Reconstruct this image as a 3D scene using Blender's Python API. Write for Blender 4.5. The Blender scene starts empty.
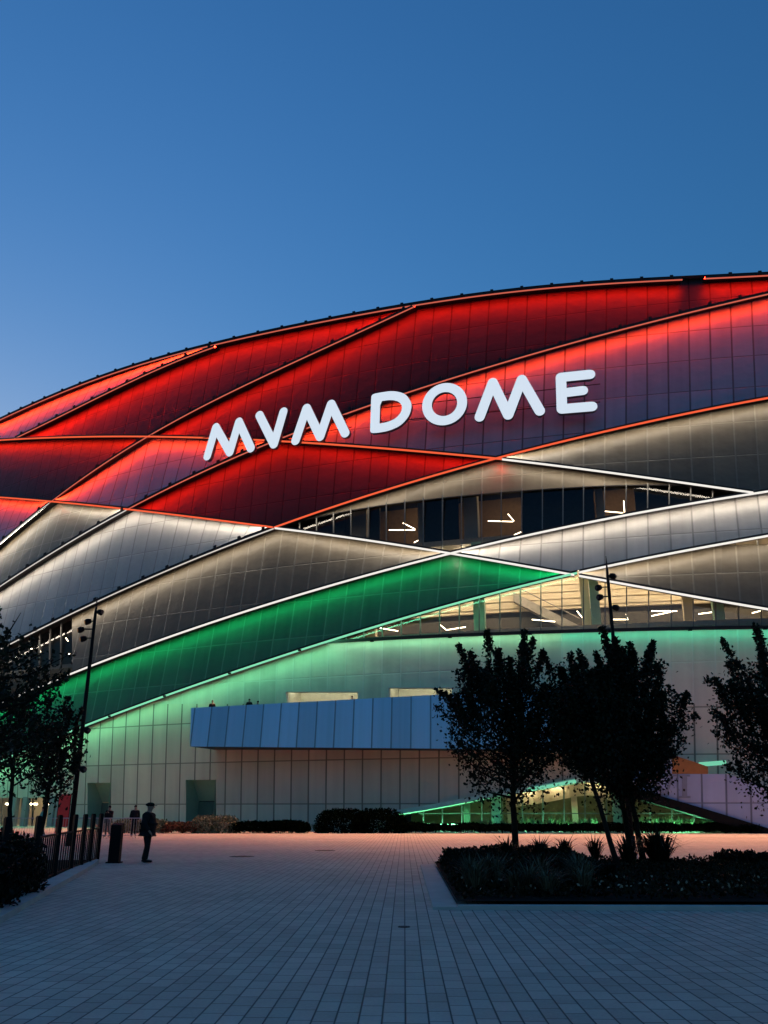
import bpy, math, random
from mathutils import Vector, Matrix
rnd = random.Random(7)
PI = math.pi
EXPO = 2.6          # the picture is exposed for dusk
scene = bpy.context.scene
COL = scene.collection

# ------------------------------------------------------------------ camera and survey of the place
F, PITCH, YAW, EYE = 850.0, math.radians(19.26), math.radians(1.27), 1.6
cam_d = bpy.data.cameras.new("camera"); cam = bpy.data.objects.new("camera", cam_d); COL.objects.link(cam)
cam_d.sensor_fit = 'VERTICAL'; cam_d.sensor_height = 24.0; cam_d.lens = 24.0 * F / 1024.0
cam_d.clip_start = 0.1; cam_d.clip_end = 6000
cam.location = (0, 0, EYE); cam.rotation_euler = (PI / 2 + PITCH, 0, YAW)
scene.camera = cam
_f = Vector((-math.sin(YAW), math.cos(YAW), 0)); _r = Vector((math.cos(YAW), math.sin(YAW), 0)); _z = Vector((0, 0, 1))
_F = _f * math.cos(PITCH) + _z * math.sin(PITCH); _U = -_f * math.sin(PITCH) + _z * math.cos(PITCH)
ORG = Vector((0, 0, EYE))
def ray(px, py): return _F + _r * ((px - 384) / F) + _U * ((512 - py) / F)
def gp(px, py, z=0.0):
    d = ray(px, py); t = (z - EYE) / d.z; return ORG + d * t
def at_depth(px, py, Y):
    d = ray(px, py); return ORG + d * (Y / d.y)
# the arena: a drum of 180 m radius that leans back towards its rim
R, D0, AZ0 = 180.0, 250.0, math.radians(12.0)
CX, CY = D0 * math.sin(AZ0), D0 * math.cos(AZ0)
def rad(z): return R - 5.0 * (max(z, 0) / 48.0) ** 2
def fac(px, py, o=0.0):
    d = ray(px, py); a = d.x * d.x + d.y * d.y; b = -(d.x * CX + d.y * CY); z = 10
    for _ in range(6):
        r = rad(z) + o
        disc = max(0.0, b * b - a * (CX * CX + CY * CY - r * r))
        t = (-b - math.sqrt(disc)) / a; z = EYE + t * d.z
    return ORG + d * t
def az_of(p): return math.atan2(p.x - CX, CY - p.y)
def pol(az, r, z): return Vector((CX + r * math.sin(az), CY - r * math.cos(az), z))
def shift(p, do, dz=0.0):
    az = az_of(p); r = math.hypot(p.x - CX, p.y - CY); return pol(az, r + do, p.z + dz)
_gy = {}
def ground_y(px, z=-0.25, o=0.0):
    k = (round(px, 2), z, o)
    if k not in _gy:
        a, b = 600.0, 1000.0
        for _ in range(40):
            m = (a + b) / 2
            if fac(px, m, o).z > z: a = m
            else: b = m
        _gy[k] = (a + b) / 2
    return _gy[k]

OUT = 1.3
AZM = az_of(fac(384, 600)); FLARE = .004
def ucoord(p): return (az_of(p) - AZM) * R * (1 - FLARE * p.z) + 200
class Curve:
    def __init__(s, *pts):
        s.p = pts; n = len(pts); s.m = []
        for i in range(n):
            a, b = pts[max(0, i - 1)], pts[min(n - 1, i + 1)]
            s.m.append((b[1] - a[1]) / (b[0] - a[0]))
    def __call__(s, x):
        p = s.p
        if x <= p[0][0]: return p[0][1] + (x - p[0][0]) * s.m[0]
        if x >= p[-1][0]: return p[-1][1] + (x - p[-1][0]) * s.m[-1]
        for i in range(len(p) - 1):
            if x <= p[i + 1][0]:
                h = p[i + 1][0] - p[i][0]; t = (x - p[i][0]) / h
                return ((2*t**3-3*t*t+1)*p[i][1] + (t**3-2*t*t+t)*h*s.m[i] + (-2*t**3+3*t*t)*p[i+1][1] + (t**3-t*t)*h*s.m[i+1])

T = Curve((-80,453),(-40,436),(0,418),(27,406.5),(49,397),(75,385.5),(115,369.5),(160,356),(215,344),(265,331.5),(320,319.5),(384,308),(419,302),(484,293),(584,283),(679,277),(768,273),(900,270))
A = Curve((15,437),(44,421.5),(73,408),(91,399.5),(115,388),(165,363.5),(215,345))
B = Curve((-80,612),(-40,575),(0,541),(24,523),(50,498.5),(73,484),(102,463.5),(140,439),(150,433),(190,410),(220,394),(260,377),(300,358),(345,336),(384,317.5),(416,304))
C = Curve((-80,640),(0,586),(36,560),(69,540),(100,522),(126,508.5),(140,499),(165,486),(190,476),(217,463),(258,447),(294,432.5),(321,420),(346,410.6),(370,401.5),(394,393),(434,381),(461,373),(484,366.5),(522,353.5),(584,337),(634,324.5),(704,306),(768,291),(900,262))
D = Curve((-80,690),(-40,666),(0,647),(45,626),(90,602.5),(150,575),(215,546.5),(250,533.5),(280,523.5),(321,508),(374,493.5),(421,479),(460,466.5),(495,455.6),(563,438.7),(620,425),(684,411.5),(768,397),(900,376))
E = Curve((-80,446),(0,439),(73,435.5),(140,434.5),(210,436),(268,439),(320,442),(384,446),(449,452),(502,457))
G = Curve((500,457),(560,464),(620,472),(659,477),(700,483),(754,490.5))
Fc = Curve((-80,492),(0,495),(49,499.5),(91,504),(127,508),(200,515),(273,525.5))
H = Curve((-80,742),(0,703),(13.5,696),(47,681),(85,667),(130,648),(175,633),(225,617.5),(280,599),(342,578.5),(396,564.5),(446,552),(459,549.5),(534,532),(584,521.5),(684,502),(768,489),(900,470))
I = Curve((274,525.5),(342,535.5),(405,544),(457,551),(520,562.8),(568,571.5),(600,577.5),(654,587.5),(710,597),(768,606),(900,627))
J = Curve((-80,800),(-30,774),(13,753),(50,737),(73,727),(100,719),(150,700.5),(200,681),(250,664.5),(325,641),(384,620.5),(440,604),(494,590.5),(549,577.5),(581,570),(679,551),(709,544),(768,531.5),(900,508))
K = Curve((325,641),(384,637.5),(440,635.5),(525,631),(653,628),(768,626),(900,625))
L = Curve((283,525.5),(330,514),(384,504.5),(459,496.5),(534,489.5),(584,486.5),(650,484.5),(700,486),(746,490))
import numpy as np
def smooth(c, deg):
    """the ribbons run in clean arcs: even out the survey of an edge"""
    xs = np.array([p[0] for p in c.p], float); ys = np.array([p[1] for p in c.p], float)
    u = (xs - xs.mean()) / (xs.max() - xs.min()) * 2; f = np.polyfit(u, ys, deg); n = 40
    X = np.linspace(xs.min(), xs.max(), n); Y = np.polyval(f, (X - xs.mean()) / (xs.max() - xs.min()) * 2)
    if 'FITCHECK' in globals(): print('FIT', round(float(np.abs(np.polyval(f, u) - ys).max()), 2))
    return Curve(*[(float(a), float(b)) for a, b in zip(X, Y)])
T, A, B, C, D, E, G, Fc = smooth(T, 8), smooth(A, 3), smooth(B, 5), smooth(C, 6), smooth(D, 5), smooth(E, 4), smooth(G, 3), smooth(Fc, 3)
H, I, J, K, L = smooth(H, 5), smooth(I, 4), smooth(J, 5), smooth(K, 3), smooth(L, 4)
def inr(c, x): return c.p[0][0] - 1.2 <= x <= c.p[-1][0] + 1.2
def cmin(*cs): return lambda x: min(c(x) for c in cs if inr(c, x))
def cmax(*cs): return lambda x: max(c(x) for c in cs if inr(c, x))

# ------------------------------------------------------------------ materials
def srgb(r, g, b):
    f = lambda c: (c / 255 / 12.92) if c / 255 <= .04045 else ((c / 255 + .055) / 1.055) ** 2.4
    return (f(r), f(g), f(b), 1)
class NT:
    def __init__(s, name):
        s.m = bpy.data.materials.new(name); s.m.use_nodes = True; s.t = s.m.node_tree
        s.b = s.t.nodes["Principled BSDF"]; s.out = s.t.nodes["Material Output"]
    def n(s, typ, **kw):
        x = s.t.nodes.new(typ)
        for k, v in kw.items(): setattr(x, k, v)
        return x
    def l(s, a, b): s.t.links.new(a, b)
    def math(s, op, a, b=None, c=None):
        x = s.n('ShaderNodeMath', operation=op)
        for i, v in enumerate((a, b, c)):
            if v is None: continue
            if isinstance(v, (int, float)): x.inputs[i].default_value = v
            else: s.l(v, x.inputs[i])
        return x.outputs[0]
    def mix(s, fac, a, b, mode='MIX'):
        x = s.n('ShaderNodeMix', data_type='RGBA', blend_type=mode)
        for i, v in ((0, fac), (6, a), (7, b)):
            if isinstance(v, (int, float)): x.inputs[i].default_value = v
            elif isinstance(v, tuple): x.inputs[i].default_value = v
            else: s.l(v, x.inputs[i])
        return x.outputs[2]
    def noise(s, scale, detail=3, vec=None):
        x = s.n('ShaderNodeTexNoise'); x.inputs['Scale'].default_value = scale; x.inputs['Detail'].default_value = detail
        if vec is not None: s.l(vec, x.inputs['Vector'])
        return x.outputs['Fac']
def plain(name, col, rough=.6, metal=0.0, vary=.25, scale=3.0, bump=0.0):
    q = NT(name); tc = q.n('ShaderNodeTexCoord')
    nf = q.noise(scale, 4, tc.outputs['Object'])
    c = tuple(col[:3]) + (1,)
    q.l(q.mix(nf, tuple(x * (1 - vary) for x in c[:3]) + (1,), tuple(min(1, x * (1 + vary)) for x in c[:3]) + (1,)), q.b.inputs['Base Color'])
    q.b.inputs['Roughness'].default_value = rough; q.b.inputs['Metallic'].default_value = metal
    if max(col[:3]) < .04: q.b.inputs['Specular IOR Level'].default_value = .12
    if bump:
        bn = q.n('ShaderNodeBump'); bn.inputs['Strength'].default_value = bump; bn.inputs['Distance'].default_value = .02
        q.l(q.noise(scale * 12, 4, tc.outputs['Object']), bn.inputs['Height']); q.l(bn.outputs[0], q.b.inputs['Normal'])
    return q.m
def emit(name, col, strength, one_sided=False):
    q = NT(name); q.t.nodes.remove(q.b)
    strength = strength / EXPO
    e = q.n('ShaderNodeEmission'); e.inputs[0].default_value = tuple(col[:3]) + (1,); e.inputs[1].default_value = strength
    if one_sided:
        g = q.n('ShaderNodeNewGeometry'); q.l(q.math('MULTIPLY', q.math('SUBTRACT', 1.0, g.outputs['Backfacing']), strength), e.inputs[1])
        q.m.cycles.emission_sampling = 'FRONT'
    q.l(e.outputs[0], q.out.inputs[0])
    return q.m
PW, PH = 1.6, 3.5
def cladding(name, col, metal=.25, rough=.4, seam=.25, light_seam=None, spec=.5):
    q = NT(name); uv = q.n('ShaderNodeUVMap'); sp = q.n('ShaderNodeSeparateXYZ'); q.l(uv.outputs[0], sp.inputs[0])
    u = q.math('DIVIDE', sp.outputs[0], PW); v = q.math('DIVIDE', sp.outputs[1], PH)
    def edge(t, size, w):
        fr = q.math('FRACT', t); d = q.math('MINIMUM', fr, q.math('SUBTRACT', 1.0, fr))
        mr = q.n('ShaderNodeMapRange'); mr.inputs[1].default_value = w / size * .35; mr.inputs[2].default_value = w / size
        mr.inputs[3].default_value = 1; mr.inputs[4].default_value = 0
        q.l(d, mr.inputs[0]); return mr.outputs[0]
    s = q.math('MAXIMUM', edge(u, PW, .09), q.math('MULTIPLY', edge(v, PH, .07), .8))
    cb = q.n('ShaderNodeCombineXYZ'); q.l(q.math('FLOOR', u), cb.inputs[0]); q.l(q.math('FLOOR', v), cb.inputs[1])
    wn = q.n('ShaderNodeTexWhiteNoise', noise_dimensions='3D'); q.l(cb.outputs[0], wn.inputs['Vector'])
    nz = q.noise(.35, 4, uv.outputs[0])
    # streaks of weather running down the sheets
    mp = q.n('ShaderNodeMapping'); mp.inputs['Scale'].default_value = (1.6, .12, 1); q.l(uv.outputs[0], mp.inputs[0])
    st = q.noise(1.0, 5, mp.outputs[0])
    val = q.math('ADD', q.math('MULTIPLY', wn.outputs['Value'], .22), q.math('ADD', q.math('MULTIPLY', nz, .2), q.math('ADD', q.math('MULTIPLY', st, .35), .62)))
    c4 = tuple(col[:3]) + (1,)
    vc = q.n('ShaderNodeVectorMath', operation='SCALE'); vc.inputs[0].default_value = c4[:3]; q.l(val, vc.inputs['Scale'])
    sc = light_seam or tuple(x * seam for x in c4[:3]) + (1,)  # light_seam puts lit joint edges into the colour
    q.l(q.mix(s, vc.outputs[0], sc), q.b.inputs['Base Color'])
    q.b.inputs['Metallic'].default_value = metal; q.b.inputs['Specular IOR Level'].default_value = spec
    q.l(q.math('ADD', q.math('MULTIPLY', st, .25), rough - .12), q.b.inputs['Roughness'])
    # pillowing of each thin sheet plus the joint
    pil = q.math('MULTIPLY', wn.outputs['Value'], 1.0)
    hgt = q.math('SUBTRACT', q.math('MULTIPLY', q.noise(.9, 2, uv.outputs[0]), .09), q.math('MULTIPLY', s, .03))
    bn = q.n('ShaderNodeBump'); bn.inputs['Strength'].default_value = .6; bn.inputs['Distance'].default_value = 1.0
    q.l(hgt, bn.inputs['Height']); q.l(bn.outputs[0], q.b.inputs['Normal'])
    return q.m

M_light = cladding('sky_lit_cladding', (.25, .28, .335), metal=.0, spec=.4)  # light copy of the cladding, reflected sky put into the colour
M_bright = cladding('bright_lit_cladding', (.40, .37, .33), metal=.0, spec=.35, seam=.6)  # brightest copy of the same panels, their lit look put into the colour
M_mid = cladding('half_shaded_cladding', (.115, .095, .068), metal=.0, spec=.2, seam=1.0, light_seam=(.15, .13, .10, 1))  # half-dark copy of the same panels, shade put into the colour
M_dark = cladding('shaded_cladding', (.038, .026, .028), metal=.0, rough=.5, spec=.15)  # dark copy of the same panels, reflected dark ground put into the colour
M_green = cladding('green_lit_cladding', (.06, .135, .085), metal=.0, spec=.2, seam=1, light_seam=(.11, .20, .14, 1))  # neutral panels with the green light put into their colour
M_wall = cladding('pale_wall_cladding', (.60, .52, .42), metal=.0, spec=.25, rough=.55, seam=.28)
M_wallup = cladding('upper_wall_cladding', (.58, .52, .44), metal=.0, spec=.25, rough=.55, light_seam=(.62, .57, .5, 1))
M_fascia = cladding('blue_steel_fascia', (.42, .58, .76), metal=1.0, rough=.36, seam=.4)
M_ramp = cladding('lavender_cladding', (.34, .38, .58), metal=.0, rough=.5, seam=.35)
M_orange = plain('orange_glow_panel', (.36, .14, .035), .6)  # warm glow on the ramp head, painted as its colour
M_ledge = plain('dark_ledge_metal', (.030, .028, .03), .5, .2)
M_roof = plain('roof_membrane', (.12, .12, .13), .8)
M_black = plain('black_metal', (.006, .006, .007), .6, .0)
M_mull = plain('mullion_metal', (.13, .13, .125), .45, .3)
M_beige = plain('beige_interior', (.62, .52, .38), .7, 0, .12, .6)
M_inner_dark = plain('dark_interior', (.07, .06, .05), .7)
M_slab = plain('concrete_slab', (.30, .27, .24), .8)
M_col_green = plain('green_lit_column', (.30, .48, .36), .6, 0, .1)  # green light falling on these columns is put into their colour
M_col_grey = plain('grey_column', (.32, .31, .29), .6, 0, .1)
def glass_mat(name, tint, refl=1.0):
    q = NT(name); q.t.nodes.remove(q.b)
    tr = q.n('ShaderNodeBsdfTransparent'); tr.inputs[0].default_value = tint
    gl = q.n('ShaderNodeBsdfGlossy'); gl.inputs['Roughness'].default_value = .03; gl.inputs[0].default_value = (1, 1, 1, 1)
    fr = q.n('ShaderNodeFresnel'); fr.inputs[0].default_value = 1.5
    mx = q.n('ShaderNodeMixShader'); q.l(q.math('MULTIPLY', fr.outputs[0], refl), mx.inputs[0]); q.l(tr.outputs[0], mx.inputs[1]); q.l(gl.outputs[0], mx.inputs[2])
    q.l(mx.outputs[0], q.out.inputs[0]); return q.m
M_glass = glass_mat('window_glass', (.88, .88, .86, 1), 1.0)
M_glass_dark = glass_mat('tinted_glass', (.72, .71, .68, 1), .55)

# ------------------------------------------------------------------ object helpers
def link(name, me, mats, parent=None):
    o = bpy.data.objects.new(name, me); COL.objects.link(o)
    for m in (mats if isinstance(mats, (list, tuple)) else [mats]): me.materials.append(m)
    if parent is not None: o.parent = parent; o.matrix_parent_inverse = parent.matrix_world.inverted()
    return o
def tag(o, label=None, cat=None, group=None, kind=None):
    if label: o['label'] = label
    if cat: o['category'] = cat
    if group: o['group'] = group
    if kind: o['kind'] = kind
    return o
def empty(name, loc, label, cat, group=None, rz=0):
    o = bpy.data.objects.new(name, None); COL.objects.link(o); o.location = loc; o.rotation_euler = (0, 0, rz)
    o.empty_display_size = .3
    bpy.context.view_layer.update()
    return tag(o, label, cat, group)
class MB:
    def __init__(s): s.v = []; s.f = []; s.mi = []; s.uv = None
    def add(s, vs, fs, mi=0):
        n = len(s.v); s.v += [Vector(v) for v in vs]; s.f += [tuple(i + n for i in f) for f in fs]; s.mi += [mi] * len(fs)
    def prism(s, a, b, mi=0, caps=True):
        """two matching loops of points joined by sides"""
        n = len(a); fs = [(i, (i + 1) % n, n + (i + 1) % n, n + i) for i in range(n)]
        if caps: fs += [tuple(range(n - 1, -1, -1)), tuple(range(n, 2 * n))]
        s.add(list(a) + list(b), fs, mi)
    def box(s, c, sz, rz=0.0, mi=0):
        cx, cy, cz = c; hx, hy, hz = (q / 2 for q in sz); cs, sn = math.cos(rz), math.sin(rz)
        vs = []
        for z in (-hz, hz):
            for x, y in ((-hx, -hy), (hx, -hy), (hx, hy), (-hx, hy)):
                vs.append((cx + x * cs - y * sn, cy + x * sn + y * cs, cz + z))
        s.prism(vs[:4], vs[4:], mi)
    def tube(s, pts, radii, n=8, mi=0, caps=True):
        pts = [Vector(p) for p in pts]
        if not isinstance(radii, (list, tuple)): radii = [radii] * len(pts)
        rings = []; ref = None
        for i, p in enumerate(pts):
            t = (pts[min(i + 1, len(pts) - 1)] - pts[max(i - 1, 0)]).normalized()
            if ref is None: ref = t.orthogonal().normalized()
            ref = (ref - t * ref.dot(t));
            ref = ref.normalized() if ref.length > 1e-6 else t.orthogonal().normalized()
            bn = t.cross(ref)
            rings.append([p + (ref * math.cos(2 * PI * k / n) + bn * math.sin(2 * PI * k / n)) * radii[i] for k in range(n)])
        base = len(s.v); s.v += [v for r in rings for v in r]
        for i in range(len(rings) - 1):
            for k in range(n):
                s.f.append((base + i*n + k, base + i*n + (k+1) % n, base + (i+1)*n + (k+1) % n, base + (i+1)*n + k)); s.mi.append(mi)
        if caps:
            s.f.append(tuple(base + k for k in range(n - 1, -1, -1))); s.mi.append(mi)
            s.f.append(tuple(base + (len(rings)-1)*n + k for k in range(n))); s.mi.append(mi)
    def ellipsoid(s, c, r, nu=12, nv=8, mi=0, jit=0.0, rg=None):
        c = Vector(c); vs = [c + Vector((0, 0, -r[2]))]
        for i in range(1, nv):
            th = PI * i / nv
            for k in range(nu):
                ph = 2 * PI * k / nu; j = 1 + (rg.uniform(-jit, jit) if rg else 0)
                vs.append(c + Vector((r[0]*math.sin(th)*math.cos(ph)*j, r[1]*math.sin(th)*math.sin(ph)*j, -r[2]*math.cos(th)*j)))
        vs.append(c + Vector((0, 0, r[2]))); fs = []
        for k in range(nu):
            fs.append((0, 1 + (k+1) % nu, 1 + k)); fs.append((len(vs)-1, 1 + (nv-2)*nu + k, 1 + (nv-2)*nu + (k+1) % nu))
        for i in range(nv - 2):
            for k in range(nu): fs.append((1+i*nu+k, 1+i*nu+(k+1) % nu, 1+(i+1)*nu+(k+1) % nu, 1+(i+1)*nu+k))
        s.add(vs, fs, mi)
    def build(s, name, mats, parent=None, smooth=False):
        me = bpy.data.meshes.new(name); me.from_pydata(s.v, [], s.f)
        for i, p in enumerate(me.polygons): p.material_index = s.mi[i]; p.use_smooth = smooth
        me.update(); return link(name, me, mats, parent)
def facade_uv(me):
    uv = me.uv_layers.new(name='UVMap')
    for lp in me.loops:
        p = me.vertices[lp.vertex_index].co; uv.data[lp.index].uv = (ucoord(p), p.z + 40)
def span(x0, x1, step=6.0, extra=()):
    n = max(2, int(math.ceil((x1 - x0) / step))); xs = [x0 + (x1 - x0) * i / n for i in range(n + 1)]
    return sorted(set(xs + [e for e in extra if x0 < e < x1]))
def patch(name, x0, x1, up, low, mat, parent, ot=0.0, ob=OUT - .05, rows=9, step=6.0, extra=()):
    xs = span(x0, x1, step, extra); vs = []; fs = []
    for x in xs:
        a, b = up(x), low(x)
        if b < a + .2: b = a + .2
        for j in range(rows + 1):
            t = j / rows; vs.append(fac(x, a + (b - a) * t, ot + (ob - ot) * t))
    n = rows + 1
    for i in range(len(xs) - 1):
        for j in range(rows): fs.append((i*n+j, i*n+j+1, (i+1)*n+j+1, (i+1)*n+j))
    me = bpy.data.meshes.new(name); me.from_pydata(vs, [], fs)
    for p in me.polygons: p.use_smooth = True
    facade_uv(me); return link(name, me, mat, parent)

# ------------------------------------------------------------------ THE ARENA
arena = empty('arena', (CX, CY, 0), 'huge rounded arena clad in overlapping ribbons glowing red, white and green', 'arena')
X0, X1 = -80, 900
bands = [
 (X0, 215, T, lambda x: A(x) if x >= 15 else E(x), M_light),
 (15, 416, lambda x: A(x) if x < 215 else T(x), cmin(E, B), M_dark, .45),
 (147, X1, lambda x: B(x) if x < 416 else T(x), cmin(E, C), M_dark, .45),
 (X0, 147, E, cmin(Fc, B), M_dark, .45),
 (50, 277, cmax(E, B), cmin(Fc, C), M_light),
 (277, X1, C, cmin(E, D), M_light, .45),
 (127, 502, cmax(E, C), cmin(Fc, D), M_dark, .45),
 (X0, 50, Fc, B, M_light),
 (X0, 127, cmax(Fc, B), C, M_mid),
 (X0, 273, cmax(Fc, C), D, M_bright),
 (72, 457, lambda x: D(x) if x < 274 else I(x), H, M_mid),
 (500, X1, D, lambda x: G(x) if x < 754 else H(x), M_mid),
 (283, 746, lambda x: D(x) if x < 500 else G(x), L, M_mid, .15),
 (457, X1, H, cmin(I, J), M_bright),
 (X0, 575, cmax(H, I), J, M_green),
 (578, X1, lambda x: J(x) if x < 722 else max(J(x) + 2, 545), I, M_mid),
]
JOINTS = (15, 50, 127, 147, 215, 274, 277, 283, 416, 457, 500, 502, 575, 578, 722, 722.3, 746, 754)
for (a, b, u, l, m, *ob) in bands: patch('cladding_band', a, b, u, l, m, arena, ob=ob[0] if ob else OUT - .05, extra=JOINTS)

# ledges, the glowing line on their lip and the downlight tucked behind it
def ledge(cv, x0, x1, line, wash, brackets=False, step=6.0, thick=.05, out=OUT, LIP=.30):
    lh = .12 if brackets else .17
    if brackets: LIP = .38
    xs = span(x0, x1, step); P = [fac(x, cv(x), out) for x in xs]
    def ribbon(name, prof, mat, closed=True):
        mb = MB(); n = len(prof)
        for p in P: mb.v += [shift(p, o, dz) for o, dz in prof]
        for i in range(len(P) - 1):
            for k in range(n if closed else n - 1):
                mb.f.append((i*n+k, i*n+(k+1) % n, (i+1)*n+(k+1) % n, (i+1)*n+k)); mb.mi.append(0)
        if closed: mb.f += [tuple(range(n)), tuple((len(P)-1)*n + k for k in range(n-1, -1, -1))]; mb.mi += [0, 0]
        return mb
    mb = ribbon('ledge', [(0, -LIP), (0, thick), (-out - .4, thick), (-out - .4, .05), (-.08, .05), (-.08, -LIP)], M_ledge)
    if brackets:
        acc = 0.0
        for i in range(len(P) - 1):
            acc += (P[i+1] - P[i]).length
            if acc > 2.6:
                acc = 0; a = P[i]; d = (P[i+1] - P[i]).normalized() * .3
                mb.prism([shift(a, .13, -.15), shift(a, .13, .22), shift(a, -.02, .22), shift(a, -.02, -.15)],
                         [shift(a + d, .13, -.15), shift(a + d, .13, .22), shift(a + d, -.02, .22), shift(a + d, -.02, -.15)])
    mb.build('ledge', M_ledge, arena)
    if line is not None:
        ribbon('line_light', [(.015, -LIP - .01), (.06, -LIP - .01), (.06, -LIP + lh), (.015, -LIP + lh)], line).build('line_light', line, arena)
    if wash is not None:
        # faces down: order chosen so that its front looks at the ground
        w = MB(); prof = [(-.10, -.02), (-.40, -.02)]
        for p in P: w.v += [shift(p, o, dz) for o, dz in prof]
        for i in range(len(P) - 1): w.f.append((2*i, 2*i+1, 2*i+3, 2*i+2)); w.mi.append(0)
        o = w.build('wash_light', wash, arena)
        if sum(p.normal.z * p.area for p in o.data.polygons) > 0: o.data.flip_normals()
LR = emit('red_line_light', (1.0, .13, .05), .95)
LRd = emit('dim_red_line_light', (1.0, .20, .13), .62)
LW = emit('white_line_light', (1.0, .95, .88), .95)
LWd = emit('dim_white_line_light', (1.0, .93, .85), .62)
LG = emit('green_line_light', (.30, .95, .58), .8)
WR = emit('red_washer', (1.0, .012, .004), 92, True)
WRl = emit('red_washer_on_sky_lit', (1.0, .04, .008), 52, True)
WR2 = emit('soft_red_washer', (1.0, .020, .005), 70, True)
WW = emit('white_washer', (1.0, .90, .78), 19, True)
WWs = emit('soft_white_washer', (1.0, .87, .70), 27, True)
WG = emit('green_washer', (.012, 1.0, .33), 15, True)
WGp = emit('pale_green_washer', (.20, 1.0, .52), 17, True)
WT = emit('teal_washer', (.06, .9, .58), 8, True)
for args in [
 (T, X0, 215, LRd, WRl, True), (T, 215, 682, LRd, WR, True), (T, 705, X1, LRd, WR, True), (A, 15, 214, LRd, WR, True),
 (B, 50, 148, LRd, WRl, True), (B, 148, 414, LRd, WR, True), (B, X0, 50, LWd, WWs, True),
 (C, 127, 277, LRd, WR, True), (C, 277, X1, LRd, WRl, True), (C, X0, 127, LWd, WW, True),
 (D, 502, X1, LR, WWs, False), (D, 274, 502, LR, WWs, False), (D, X0, 274, LWd, WWs, True),
 (E, X0, 147, LR, WR2, False), (E, 147, 277, LR, WRl, False), (E, 277, 502, LR, WR, False),
 (Fc, X0, 50, LR, WRl, False), (Fc, 50, 127, LR, WWs, False), (Fc, 127, 273, LR, WW, False),
 (G, 502, 753, LW, WWs, False), (I, 275, 457, LW, WWs, False), (H, 457, X1, LW, WW, False),
 (H, X0, 457, LW, WG, False), (I, 457, 574, LW, WG, False), (J, X0, 577, LG, WGp, False),
 (J, 579, X1, LW, WWs, False), (I, 579, X1, LW, None, False)]:
    ledge(*args)
ledge(L, 290, 744, None, None, thick=.02, out=.2, LIP=.06)
ledge(K, 327, 560, None, emit('pale_washer', (.32, 1.0, .60), 10, True), thick=.05, out=.75, LIP=.22); ledge(K, 560, X1, None, WT, thick=.05, out=.75, LIP=.22)

# added floodlights under the lowest ledges, throwing orange-red light onto the paving
FLOOD = 4300
for fx in (110, 165, 230, 300, 372, 450, 530, 610, 690, 765, 830):
    cv = J if fx < 325 else K; p = fac(fx, cv(fx) + 2.5, OUT if fx < 325 else .8); az = az_of(p); nx_, ny_ = math.sin(az), -math.cos(az)
    mb = MB(); mb.box((p.x, p.y, p.z), (.3, .22, .16), az); fl = mb.build('added_floodlight', M_black, arena)
    ld = bpy.data.lights.new('added_flood_lamp', 'SPOT'); lo = bpy.data.objects.new('added_flood_lamp', ld); COL.objects.link(lo)
    ld.energy = FLOOD * (p.z / 16) ** 2; ld.color = (1.0, .40, .20); ld.spot_size = math.radians(80); ld.spot_blend = 1.0; ld.shadow_soft_size = .12
    lo.location = shift(p, .25, -.15); dr = Vector((nx_ * .78, ny_ * .78, -1))
    lo.rotation_euler = (-dr).to_track_quat('Z', 'Y').to_euler(); lo.parent = fl; lo.matrix_parent_inverse = fl.matrix_world.inverted()

# glazing with mullions
def glaze(x0, x1, up, low, o, glass=M_glass, name='glazing', step=6.0, rails=()):
    g = patch(name, x0, x1, up, low, glass, arena, o, o, 2, step)
    xs = span(x0, x1, .5); last = None
    for x in xs:
        mid = fac(x, (up(x)+low(x))/2, o); k = math.floor(ucoord(mid) / PW)
        if last is not None and k != last and low(x) - up(x) > 2:
            t, b = fac(x, up(x), o), fac(x, low(x), o); azm = lambda z: AZM + (az_of(mid) - AZM) * (1 - FLARE * mid.z) / (1 - FLARE * z)
            if 1:
                w = .045; da = w / R; mb = MB()
                A_ = lambda z, do, s: pol(azm(z) + s * da, math.hypot(b.x-CX, b.y-CY) + do, z)
                mb.prism([A_(b.z, -.1, -1), A_(b.z, .06, -1), A_(b.z, .06, 1), A_(b.z, -.1, 1)],
                         [A_(t.z, -.1, -1), A_(t.z, .06, -1), A_(t.z, .06, 1), A_(t.z, -.1, 1)])
                mb.build('mullion', M_mull, g)
        last = k
    for ry in rails:
        pts = [fac(x, ry(x), o + .04) for x in span(x0, x1, 10) if low(x) - 1 > ry(x) > up(x) + 1]
        if len(pts) > 1: mb = MB(); mb.tube(pts, .05, 4); mb.build('transom', M_mull, g)
    return g
glaze(284, 745, L, lambda x: I(x) if x < 457 else H(x), -.05, M_glass_dark)
glaze(326, X1, cmax(J, I), K, .25)
glaze(X0, 72, lambda x: D(x) + 3, lambda x: min(H(x) - 3, 688 - .30 * max(0, x - 25)), -.45, M_glass_dark)
glaze(722, X1, J, lambda x: 545.0, -.3)

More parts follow.
